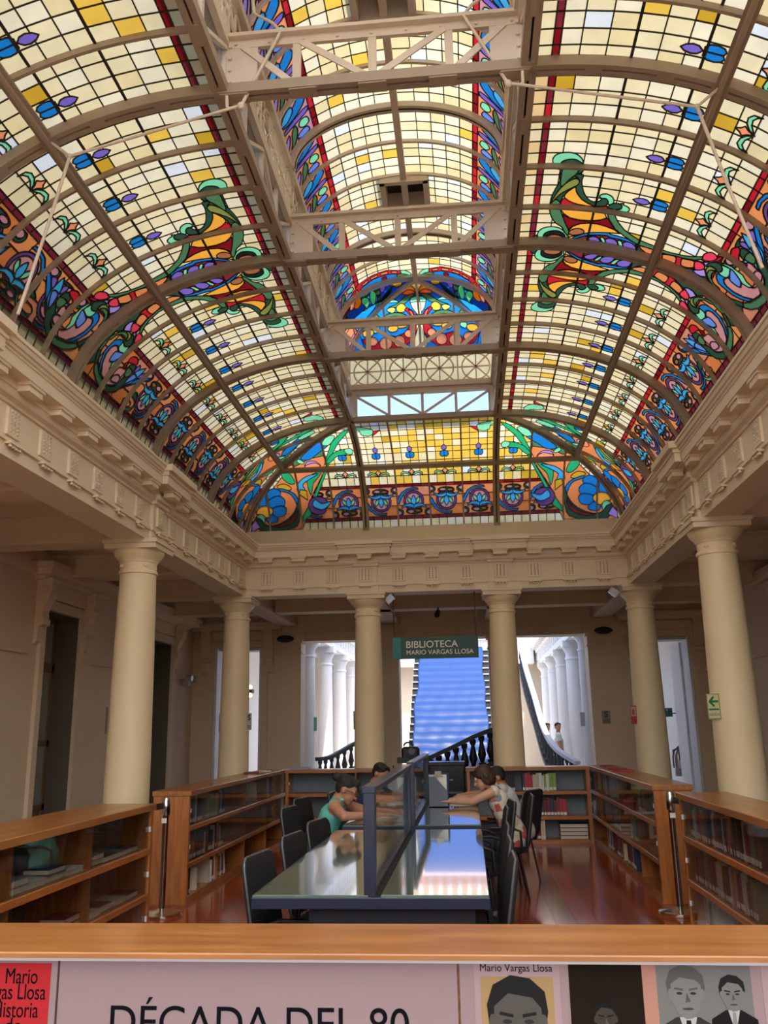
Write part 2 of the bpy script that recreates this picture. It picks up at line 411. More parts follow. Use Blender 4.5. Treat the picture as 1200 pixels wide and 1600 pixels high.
UNIT = [('greendark', 's', _ell(.02, .90, .16, .13)), ('rose', 's', _ell(.02, .92, .10, .08)), ('greendark', 's', _ell(.98, .90, .16, .13)), ('rose', 's', _ell(.98, .92, .10, .08)),
    ('blue', 'p', _arch), ('violetdark', 's', _ell(.5, .50, .31, .37)), ('pink', 's', _ell(.5, .52, .245, .31)), ('mint', 's', _bar), ('mint', 's', _mirror(_bar)), ('sky', 's', [(.5, .30), (.575, .46), (.56, .58), (.5, .65), (.44, .58), (.425, .46)]),
    ('greendark', 's', _ell(.5, .86, .25, .11)), ('rose', 's', _ell(.40, .88, .10, .06)), ('brown', 's', _ell(.62, .86, .09, .05)), ('sky', 'p', _wing), ('sky', 'p', _mirror(_wing))]
ORN = [('greendark','p',[(-0.022,1.342),(-0.003,1.453),(0.014,1.55),(0.106,1.686),(0.051,1.712),(0.052,1.766),(0.087,1.81),(0.019,1.871),(0.043,1.979),(0.035,2.097),(0.101,2.222),(-0.001,2.292),(-0.039,2.235),(-0.05,2.047),(-0.025,1.869),(-0.053,1.718),(-0.093,1.341)]),('greendark','s',[(1.016,0.344),(0.923,0.351),(0.813,0.325),(0.701,0.303),(0.586,0.297),(0.494,0.302),(0.387,0.327),(0.286,0.374),(0.228,0.433),(0.132,0.473),(0.099,0.5),(0.165,0.505),(0.273,0.466),(0.407,0.422),(0.537,0.389),(0.654,0.39),(0.744,0.417),(0.847,0.47),(0.895,0.479),(0.99,0.475),(1.016,0.444)]),('green','s',[(0.586,0.302),(0.494,0.304),(0.387,0.327),(0.286,0.374),(0.228,0.433),(0.132,0.473),(0.099,0.5),(0.165,0.505),(0.273,0.466),(0.407,0.422),(0.537,0.389),(0.615,0.38),(0.651,0.34)]),('greendark','s',[(1.011,0.459),(1.019,0.53),(0.925,0.53),(0.784,0.563),(0.692,0.61),(0.657,0.658),(0.673,0.707),(0.715,0.726),(0.717,0.762),(0.678,0.782),(0.629,0.775),(0.604,0.738),(0.594,0.667),(0.622,0.612),(0.695,0.545),(0.788,0.498),(0.86,0.483),(0.911,0.512),(0.957,0.5),(0.99,0.475)]),('olive','s',[(0.923,0.511),(0.956,0.493),(0.953,0.458),(0.889,0.402),(0.79,0.355),(0.663,0.317),(0.599,0.308),(0.716,0.363),(0.781,0.413),(0.841,0.471),(0.874,0.502)]),('mint','s',[(1.163,0.272),(1.23,0.269),(1.279,0.301),(1.299,0.359),(1.293,0.42),(1.259,0.471),(1.197,0.506),(1.08,0.509),(1.079,0.338),(1.096,0.305)]),('greendark','s',[(1.085,0.341),(1.13,0.333),(1.181,0.345),(1.21,0.389),(1.213,0.442),(1.184,0.486),(1.153,0.507),(1.04,0.514),(1.017,0.354)]),('green','s',[(1.011,0.355),(1.074,0.359),(1.107,0.379),(1.123,0.419),(1.109,0.461),(1.077,0.485),(1.018,0.472),(0.963,0.436),(0.839,0.368)]),('orange','s',[(0.842,0.485),(0.777,0.503),(0.683,0.554),(0.624,0.619),(0.594,0.667),(0.572,0.655),(0.587,0.594),(0.602,0.52),(0.634,0.458),(0.687,0.412),(0.757,0.423)]),('red','p',[(0.681,0.413),(0.634,0.458),(0.599,0.52),(0.585,0.595),(0.585,0.668),(0.616,0.788),(0.498,0.787),(0.537,0.733),(0.56,0.657),(0.555,0.598),(0.544,0.526),(0.523,0.455),(0.499,0.398),(0.564,0.388),(0.641,0.392)]),('orange','p',[(0.501,0.398),(0.523,0.455),(0.542,0.527),(0.553,0.599),(0.553,0.657),(0.531,0.734),(0.497,0.783),(0.444,0.806),(0.395,0.753),(0.367,0.682),(0.359,0.585),(0.38,0.493),(0.435,0.435)]),('reddark','p',[(0.427,0.42),(0.373,0.493),(0.348,0.587),(0.358,0.683),(0.389,0.754),(0.446,0.813),(0.381,0.846),(0.288,0.898),(0.315,0.81),(0.33,0.74),(0.328,0.672),(0.305,0.592),(0.253,0.529),(0.192,0.498),(0.3,0.456)]),('orange','p',[(0.179,0.503),(0.246,0.53),(0.302,0.592),(0.325,0.673),(0.328,0.74),(0.311,0.819),(0.281,0.899),(0.237,0.952),(0.222,0.87),(0.201,0.781),(0.171,0.693),(0.145,0.642),(0.109,0.608),(0.084,0.548),(0.064,0.512),(0.122,0.513)]),('maroon','p',[(-0.014,0.488),(0.043,0.569),(0.098,0.64),(0.15,0.765),(0.17,0.878),(0.141,1.039),(0.097,1.125),(-0.055,1.149),(-0.084,0.997),(-0.07,0.835),(-0.062,0.676),(-0.042,0.499)]),('brown','s',[(0.15,0.506),(0.206,0.542),(0.221,0.594),(0.194,0.636),(0.143,0.634),(0.111,0.576),(0.103,0.531)]),('blue','p',[(0.003,0.502),(0.089,0.579),(0.145,0.642),(0.175,0.692),(0.201,0.781),(0.219,0.871),(0.201,0.873),(0.194,0.952),(0.184,1.031),(0.142,1.113),(0.097,1.125),(0.137,1.039),(0.147,0.96),(0.147,0.882),(0.168,0.847),(0.153,0.765),(0.132,0.698),(0.101,0.64),(0.043,0.569)]),('violet','p',[(0.01,0.824),(0.014,0.902),(-0.006,0.985),(-0.025,1.136),(-0.057,1.146),(-0.084,0.997),(-0.07,0.835),(-0.038,0.681),(0.005,0.675)]),('violet','s',[(0.069,0.694),(0.105,0.709),(0.119,0.746),(0.094,0.785),(0.008,0.82),(0.005,0.785),(0.021,0.736)]),('violet','s',[(0.09,0.844),(0.127,0.865),(0.13,0.916),(0.081,0.959),(-0.003,0.972),(-0.001,0.92),(0.032,0.868)]),('violet','s',[(0.071,1.007),(0.119,1.015),(0.137,1.055),(0.11,1.107),(0.059,1.136),(-0.007,1.14),(-0.011,1.089),(0.024,1.035)]),('mint','s',[(0.111,0.794),(0.125,0.815),(0.096,0.839),(0.028,0.857),(0.035,0.832)]),('mint','s',[(0.115,0.953),(0.122,0.987),(0.057,1.01),(0.018,1.028),(0.033,0.986)]),('greendark','p',[(-0.036,0.166),(0.068,0.195),(0.089,0.236),(-0.029,0.3),(-0.104,0.307),(-0.104,0.171)]),('mint','s',[(0.075,0.229),(0.147,0.236),(0.198,0.27),(0.223,0.326),(0.217,0.396),(0.179,0.445),(0.132,0.473),(0.077,0.502),(0.032,0.492),(-0.043,0.491),(-0.059,0.279),(0.0,0.251)]),('black','s',[(0.045,0.283),(0.112,0.293),(0.152,0.34),(0.161,0.401),(0.129,0.45),(0.081,0.479),(0.03,0.48),(-0.046,0.468),(-0.059,0.303)]),('brown','s',[(0.031,0.307),(0.074,0.331),(0.091,0.376),(0.081,0.432),(0.043,0.465),(-0.02,0.458),(-0.03,0.34)]),('mint','s',[(0.675,0.88),(0.698,0.913),(0.678,0.909),(0.656,0.956),(0.618,0.974),(0.57,0.949),(0.556,0.892),(0.587,0.865),(0.613,0.905)]),('mint','s',[(0.741,0.701),(0.775,0.714),(0.79,0.754),(0.765,0.801),(0.715,0.825),(0.665,0.824),(0.643,0.791),(0.691,0.78),(0.724,0.753),(0.72,0.722)]),('greendark','s',[(0.538,0.788),(0.611,0.792),(0.663,0.817),(0.683,0.865),(0.663,0.901),(0.619,0.904),(0.598,0.878),(0.57,0.853),(0.506,0.86),(0.494,0.817)]),('green','p',[(0.514,0.796),(0.594,0.802),(0.582,0.848),(0.508,0.863),(0.415,0.908),(0.317,0.977),(0.253,1.058),(0.212,1.135),(0.197,1.216),(0.19,1.289),(0.175,1.356),(0.18,1.427),(0.217,1.54),(0.274,1.633),(0.338,1.698),(0.313,1.714),(0.239,1.659),(0.18,1.55),(0.14,1.436),(0.131,1.357),(0.129,1.286),(0.13,1.214),(0.132,1.15),(0.15,1.1),(0.222,0.986),(0.29,0.905),(0.418,0.833)]),('greendark','p',[(0.124,1.12),(0.126,1.151),(0.047,1.198),(-0.022,1.285),(-0.075,1.32),(-0.061,1.195),(-0.043,1.143)]),('orangedeep','p',[(0.124,1.148),(0.13,1.214),(0.127,1.282),(0.028,1.291),(0.046,1.222),(0.08,1.176)]),('red','p',[(0.087,1.278),(0.122,1.376),(0.162,1.48),(0.18,1.55),(0.227,1.654),(0.267,1.719),(0.208,1.749),(0.143,1.729),(0.094,1.656),(0.02,1.548),(0.004,1.452),(-0.008,1.351),(0.01,1.286)]),('orangedeep','s',[(0.099,1.374),(0.12,1.388),(0.151,1.467),(0.145,1.488),(0.117,1.499),(0.042,1.501),(0.018,1.457),(0.022,1.394)]),('orangedeep','s',[(0.153,1.544),(0.174,1.56),(0.211,1.641),(0.186,1.665),(0.119,1.666),(0.069,1.612),(0.067,1.558)]),('pinkred','s',[(0.318,1.704),(0.364,1.698),(0.42,1.718),(0.458,1.751),(0.462,1.786),(0.44,1.812),(0.403,1.812),(0.354,1.79),(0.313,1.75),(0.299,1.717)]),('red','s',[(0.361,1.803),(0.407,1.811),(0.47,1.829),(0.474,1.85),(0.423,1.844),(0.38,1.827)]),('pinkred','s',[(0.21,1.657),(0.246,1.702),(0.233,1.747),(0.19,1.756),(0.139,1.733),(0.106,1.686)]),('lilac','p',[(0.078,1.671),(0.139,1.733),(0.188,1.761),(0.097,1.807),(0.057,1.764),(0.051,1.712)]),('lilac','p',[(0.269,1.726),(0.319,1.774),(0.232,1.759)]),('greendark','p',[(0.062,2.095),(0.151,2.209),(0.252,2.263),(0.432,2.307),(0.518,2.303),(0.591,2.284),(0.654,2.252),(0.676,2.208),(0.685,2.155),(0.731,2.109),(0.764,2.07),(0.804,2.119),(0.777,2.219),(0.735,2.288),(0.603,2.362),(0.454,2.383),(0.3,2.357),(0.175,2.301),(0.096,2.224),(0.025,2.128)]),('green','p',[(0.151,2.209),(0.252,2.263),(0.432,2.307),(0.518,2.303),(0.542,2.364),(0.454,2.383),(0.3,2.357),(0.175,2.301),(0.111,2.238)]),('green','p',[(0.236,1.866),(0.198,1.838),(0.126,1.845),(0.074,1.894),(0.066,1.954),(0.043,1.979),(0.062,2.095),(0.025,2.128),(0.007,2.027),(0.032,1.916),(0.073,1.846),(0.13,1.801),(0.187,1.792),(0.231,1.82)]),('pink','p',[(0.218,1.956),(0.266,1.968),(0.297,1.998),(0.288,2.061),(0.3,2.117),(0.391,2.097),(0.407,2.19),(0.442,2.221),(0.507,2.238),(0.491,2.286),(0.446,2.299),(0.319,2.271),(0.226,2.186),(0.171,2.089),(0.163,2.013),(0.184,1.972)]),('blue','p',[(0.215,1.876),(0.243,1.883),(0.247,1.926),(0.266,1.968),(0.223,1.95),(0.18,1.969),(0.158,2.015),(0.166,2.09),(0.217,2.18),(0.312,2.275),(0.231,2.242),(0.165,2.174),(0.119,2.091),(0.114,2.022),(0.115,1.971),(0.126,1.926),(0.167,1.892)]),('mint','s',[(0.385,1.86),(0.384,1.887),(0.407,1.95),(0.378,1.969),(0.31,1.977),(0.263,1.96),(0.247,1.926),(0.256,1.883),(0.296,1.901),(0.343,1.897)]),('olive','s',[(0.172,1.777),(0.221,1.774),(0.268,1.794),(0.276,1.837),(0.26,1.858),(0.231,1.82),(0.188,1.799),(0.137,1.795)]),('greendark','s',[(0.235,1.762),(0.295,1.77),(0.336,1.795),(0.375,1.836),(0.371,1.876),(0.331,1.897),(0.274,1.893),(0.257,1.867),(0.279,1.852),(0.281,1.812),(0.256,1.782)]),('mint','p',[(0.394,1.845),(0.426,1.896),(0.451,1.966),(0.447,1.984),(0.457,2.079),(0.422,2.138),(0.433,2.216),(0.382,2.173),(0.358,2.111),(0.376,2.077),(0.398,2.035),(0.411,1.965),(0.399,1.89)]),('periwinkle','s',[(0.404,1.959),(0.414,1.988),(0.388,2.047),(0.359,2.093),(0.292,2.111),(0.27,2.067),(0.27,2.008),(0.308,1.986)]),('pink','s',[(0.62,2.052),(0.659,2.081),(0.655,2.168),(0.665,2.209),(0.639,2.25),(0.555,2.293),(0.472,2.306),(0.506,2.229),(0.502,2.175),(0.511,2.091),(0.568,2.068)]),('rose','s',[(0.56,2.162),(0.61,2.149),(0.655,2.168),(0.665,2.209),(0.626,2.233),(0.531,2.246),(0.519,2.204)]),('greendark','s',[(0.706,1.944),(0.751,1.965),(0.769,2.013),(0.769,2.037),(0.691,2.012),(0.635,2.025),(0.654,1.971)]),('green','s',[(0.668,2.013),(0.724,2.015),(0.769,2.037),(0.763,2.087),(0.731,2.109),(0.679,2.106),(0.654,2.059),(0.65,2.027)]),('red','s',[(0.601,1.894),(0.654,1.887),(0.702,1.908),(0.726,1.937),(0.695,1.956),(0.627,1.969),(0.574,1.985),(0.551,1.946),(0.57,1.909)]),('reddark','s',[(0.574,1.985),(0.599,2.015),(0.616,2.058),(0.576,2.065),(0.542,2.029)]),('blue','p',[(1.144,1.921),(1.102,1.98),(1.015,2.045),(0.932,2.112),(0.784,2.233),(0.795,2.183),(0.883,2.101),(0.941,2.029),(1.014,1.978)]),('violet','s',[(0.968,1.937),(1.023,1.967),(0.973,2.009),(0.911,2.042),(0.931,1.973)]),('violet','s',[(0.779,1.918),(0.819,1.933),(0.832,1.965),(0.8,2.016),(0.766,1.968)]),('sky','p',[(0.91,1.892),(0.92,1.933),(0.917,2.009),(0.916,2.055),(0.889,2.123),(0.775,2.211),(0.788,2.169),(0.774,2.116),(0.804,2.038),(0.821,1.985),(0.863,1.932)]),('periwinkle','s',[(0.829,2.02),(0.878,2.024),(0.896,2.048),(0.862,2.102),(0.791,2.172),(0.781,2.121),(0.803,2.047)]),('greendark','s',[(1.095,2.143),(0.993,2.199),(1.06,2.206),(1.185,2.226),(1.18,2.194),(1.149,2.158)]),('mint','s',[(1.183,2.235),(1.203,2.276),(1.17,2.316),(1.077,2.353),(0.988,2.356),(0.945,2.346),(0.98,2.376),(1.063,2.383),(1.159,2.358),(1.211,2.313),(1.224,2.274)]),('orangedeep','s',[(1.086,2.268),(1.02,2.261),(0.963,2.278),(0.939,2.31),(0.99,2.34),(1.073,2.339),(1.132,2.31),(1.127,2.28)])]
CORNER = [('orangedeep','p',[(0.566,1.24),(0.604,0.971),(0.814,1.144),(0.968,1.192),(1.207,1.353),(1.348,1.566),(1.624,1.891),(1.896,2.346),(2.022,2.558),(1.104,2.536),(1.006,2.31),(0.9,1.974),(0.681,1.594)]),('green','p',[(0.548,0.841),(0.802,0.945),(1.201,1.281),(1.08,1.345),(0.816,1.182),(0.588,1.128)]),('blue','s',[(0.34,0.599),(0.489,0.659),(0.778,0.943),(0.967,1.173),(0.818,1.201),(0.659,1.055),(0.475,0.878)]),('mint','s',[(0.316,0.62),(0.437,0.598),(0.56,0.821),(0.45,0.855)]),('emerald','p',[(0.053,0.397),(0.19,0.487),(0.397,0.786),(0.538,1.163),(0.6,1.456),(0.709,1.661),(0.9,2.032),(1.084,2.313),(1.108,2.42),(0.952,2.308),(0.82,1.999),(0.657,1.658),(0.548,1.418),(0.462,1.158),(0.3,0.821),(0.143,0.58)]),('emerald','s',[(0.081,1.053),(0.154,0.978),(0.306,1.009),(0.461,1.119),(0.584,1.332),(0.466,1.27),(0.361,1.151),(0.209,1.121)]),('mint','s',[(0.086,1.045),(0.129,0.968),(0.225,1.003),(0.196,1.1),(0.119,1.122)]),('mint','s',[(-0.298,0.489),(-0.2,0.397),(-0.055,0.37),(0.066,0.424),(-0.079,0.471),(-0.101,0.605),(-0.198,0.653),(-0.293,0.597)]),('red','p',[(-0.408,0.488),(-0.298,0.504),(-0.268,0.67)]),('lilac','s',[(0.66,1.354),(0.744,1.244),(0.876,1.253),(0.933,1.371),(0.824,1.322),(0.724,1.358)]),('redorange','s',[(0.674,1.373),(0.746,1.288),(0.914,1.335),(0.905,1.405),(0.804,1.433)]),('mint','s',[(0.922,1.263),(1.006,1.176),(1.035,1.252),(0.962,1.302)]),('emerald','s',[(1.17,1.589),(1.24,1.452),(1.35,1.499),(1.326,1.63),(1.228,1.72),(1.15,1.7)]),('emerald','s',[(0.678,1.494),(0.834,1.537),(0.942,1.673),(0.911,1.946),(0.842,1.731),(0.733,1.597)]),('sky','s',[(0.731,1.531),(0.938,1.576),(1.1,1.713),(1.126,1.867),(1.001,1.846),(1.023,1.74),(0.89,1.638)]),('amber','p',[(0.975,1.86),(1.078,1.835),(1.108,1.926),(0.978,2.035)]),('amber','s',[(1.232,1.788),(1.332,1.709),(1.462,1.747),(1.414,1.821),(1.26,1.838)]),('blue','s',[(1.148,1.986),(1.236,1.873),(1.414,1.797),(1.442,1.838),(1.288,1.89),(1.212,1.989),(1.164,2.127)]),('greendark','s',[(1.108,1.926),(1.176,2.128),(1.281,2.295),(1.476,2.421),(1.66,2.461),(1.764,2.419),(1.74,2.353),(1.804,2.263),(1.91,2.307),(1.915,2.451),(1.786,2.562),(1.524,2.578),(1.316,2.526),(1.161,2.422)]),('maroon','s',[(1.168,2.183),(1.268,2.334),(1.45,2.441),(1.632,2.471),(1.448,2.49),(1.228,2.385)]),('mint','s',[(1.752,2.287),(1.83,2.259),(1.896,2.306),(1.818,2.343),(1.764,2.419)]),('blue','s',[(1.676,1.894),(1.785,2.015),(1.842,2.156),(1.712,2.123)]),('blue','s',[(1.418,1.881),(1.516,1.79),(1.648,1.857),(1.694,2.011),(1.526,2.017)]),('blue','s',[(1.366,2.024),(1.471,1.937),(1.642,2.008),(1.646,2.148),(1.424,2.144)]),('blue','s',[(1.36,2.177),(1.45,2.118),(1.634,2.175),(1.636,2.296),(1.426,2.306)]),('blue','s',[(1.518,2.344),(1.636,2.256),(1.726,2.339),(1.686,2.416),(1.555,2.406)]),('orange','s',[(1.596,2.214),(1.66,2.121),(1.815,2.128),(1.895,2.245),(1.791,2.262),(1.713,2.325)]),('lilac','p',[(1.842,2.479),(1.922,2.352),(1.999,2.454),(1.995,2.562)]),('violetdark','s',[(0.638,2.105),(0.716,1.995),(0.9,2.003),(0.979,2.147),(0.9,2.279),(0.715,2.285)]),('sky','s',[(0.598,2.075),(0.742,2.109),(0.848,2.029),(0.9,2.144),(0.742,2.219),(0.61,2.131)])]
LCOV = [('blue','p',[(0.031,0.0),(0.194,0.0),(0.371,0.0),(0.574,0.0),(0.76,0.174),(0.913,0.458),(1.03,0.686),(0.906,1.053),(0.861,1.201),(0.827,1.294),(-0.05,1.247)]),('red','p',[(0.19,0.0),(0.375,0.0),(0.575,0.0),(0.798,0.091),(0.894,0.292),(1.039,0.569),(1.108,0.714),(1.01,0.662),(0.855,0.372),(0.76,0.174),(0.574,0.0),(0.371,0.0),(0.194,0.0)]),('orangedeep','p',[(0.244,0.0),(0.319,0.0),(0.317,0.0),(0.242,0.0)]),('orangedeep','p',[(0.365,0.0),(0.465,0.0),(0.464,0.0),(0.368,0.0)]),('orangedeep','p',[(0.511,0.0),(0.612,0.0),(0.611,0.0),(0.51,0.0)]),('orangedeep','p',[(0.649,0.0),(0.742,0.091),(0.732,0.123),(0.648,0.03)]),('orangedeep','p',[(0.817,0.195),(0.875,0.333),(0.865,0.36),(0.808,0.23)]),('orangedeep','p',[(0.903,0.377),(0.981,0.539),(0.971,0.576),(0.894,0.416)]),('mint','s',[(0.053,0.0),(0.115,0.0),(0.186,0.0),(0.189,0.0),(0.125,0.0),(0.059,0.0)]),('green','s',[(0.069,0.0),(0.147,0.0),(0.222,0.0),(0.257,0.0),(0.142,0.0)]),('cream','p',[(0.003,0.093),(0.078,0.101),(0.132,0.171),(0.05,0.255),(0.002,0.407),(-0.018,0.406)]),('mint','p',[(-0.018,0.406),(0.117,0.444),(0.116,0.534),(-0.025,0.523)]),('cream','p',[(-0.025,0.523),(0.116,0.534),(0.086,0.642),(0.019,0.752),(-0.041,0.748)]),('cream','p',[(-0.049,0.878),(0.018,0.923),(0.062,1.044),(0.116,1.161),(0.071,1.254),(-0.07,1.246)]),('orange','s',[(0.042,0.239),(0.112,0.185),(0.205,0.249),(0.21,0.343),(0.043,0.37)]),('redorange','s',[(0.051,0.311),(0.126,0.277),(0.21,0.337),(0.198,0.375),(0.053,0.373)]),('green','s',[(0.043,0.37),(0.159,0.394),(0.308,0.537),(0.443,0.601),(0.305,0.598),(0.152,0.512)]),('mint','p',[(0.27,0.514),(0.391,0.422),(0.45,0.515)]),('amber','s',[(0.203,0.081),(0.253,0.018),(0.326,0.078),(0.333,0.161),(0.284,0.196),(0.218,0.171)]),('redorange','s',[(0.308,0.069),(0.378,0.117),(0.345,0.184)]),('lilac','s',[(0.429,0.139),(0.496,0.114),(0.515,0.27),(0.468,0.286)]),('reddark','s',[(0.398,0.0),(0.462,0.0),(0.441,0.04),(0.404,0.018)]),('greendark','p',[(0.323,0.16),(0.433,0.306),(0.601,0.559),(0.793,0.782),(0.694,0.753),(0.542,0.567),(0.376,0.301)]),('greendark','s',[(0.523,0.165),(0.609,0.152),(0.649,0.268),(0.571,0.353),(0.605,0.535),(0.705,0.698),(0.6,0.572),(0.531,0.399)]),('mint','s',[(0.583,0.297),(0.645,0.262),(0.677,0.438),(0.65,0.543),(0.603,0.463)]),('mint','s',[(0.691,0.418),(0.759,0.386),(0.801,0.474),(0.757,0.571),(0.799,0.639),(0.723,0.586)]),('green','s',[(0.665,0.21),(0.76,0.279),(0.798,0.373),(0.701,0.364)]),('orange','s',[(0.798,0.395),(0.865,0.381),(0.917,0.458),(0.917,0.571),(0.864,0.584),(0.806,0.5)]),('redorange','s',[(0.865,0.381),(0.932,0.459),(0.971,0.612),(0.917,0.571)]),('green','s',[(0.178,0.763),(0.3,0.699),(0.458,0.71),(0.551,0.788),(0.548,0.862),(0.174,0.839)]),('mint','s',[(0.226,0.806),(0.337,0.756),(0.476,0.778),(0.522,0.861),(0.234,0.843)]),('green','s',[(0.595,0.769),(0.656,0.706),(0.812,0.805),(0.693,0.797)]),('orange','s',[(0.187,0.601),(0.249,0.54),(0.325,0.6),(0.315,0.686),(0.221,0.691)]),('yellow','s',[(0.343,0.63),(0.403,0.601),(0.476,0.647),(0.389,0.703)]),('red','p',[(0.051,0.884),(0.053,0.777),(0.083,0.689),(0.166,0.624),(0.208,0.651),(0.143,0.738),(0.121,0.888)]),('redorange','s',[(0.08,0.801),(0.102,0.701),(0.154,0.659),(0.116,0.737),(0.101,0.813)]),('red','p',[(0.042,0.862),(0.063,1.025),(0.137,1.144),(0.275,1.236),(0.475,1.271),(0.677,1.267),(0.821,1.199),(0.895,1.081),(0.805,1.066),(0.682,1.135),(0.543,1.109),(0.516,1.031),(0.363,1.065),(0.225,1.015),(0.128,0.878)]),('redorange','s',[(0.404,1.139),(0.386,1.185),(0.343,1.211),(0.29,1.208),(0.249,1.177),(0.235,1.13),(0.254,1.084),(0.297,1.058),(0.349,1.06),(0.39,1.092)]),('redorange','s',[(0.627,1.16),(0.607,1.209),(0.557,1.237),(0.497,1.234),(0.45,1.201),(0.434,1.15),(0.455,1.101),(0.504,1.073),(0.564,1.076),(0.611,1.11)]),('redorange','s',[(0.238,1.035),(0.224,1.068),(0.191,1.087),(0.151,1.085),(0.12,1.062),(0.109,1.028),(0.123,0.994),(0.157,0.974),(0.196,0.977),(0.227,1.0)]),('redorange','s',[(0.813,1.123),(0.797,1.158),(0.756,1.177),(0.706,1.175),(0.667,1.151),(0.653,1.115),(0.67,1.08),(0.711,1.06),(0.76,1.063),(0.799,1.087)]),('orange','s',[(0.354,0.923),(0.337,0.938),(0.295,0.946),(0.243,0.943),(0.201,0.93),(0.186,0.913),(0.203,0.897),(0.245,0.889),(0.297,0.892),(0.339,0.905)]),('orange','s',[(0.489,0.951),(0.472,0.98),(0.432,0.997),(0.382,0.994),(0.343,0.973),(0.329,0.941),(0.346,0.911),(0.386,0.894),(0.436,0.897),(0.475,0.919)]),('orange','s',[(0.698,0.963),(0.789,0.938),(0.868,0.973),(0.856,1.04),(0.746,1.044)]),('mint','s',[(0.631,0.898),(0.71,0.924),(0.687,1.002),(0.609,0.958)])]
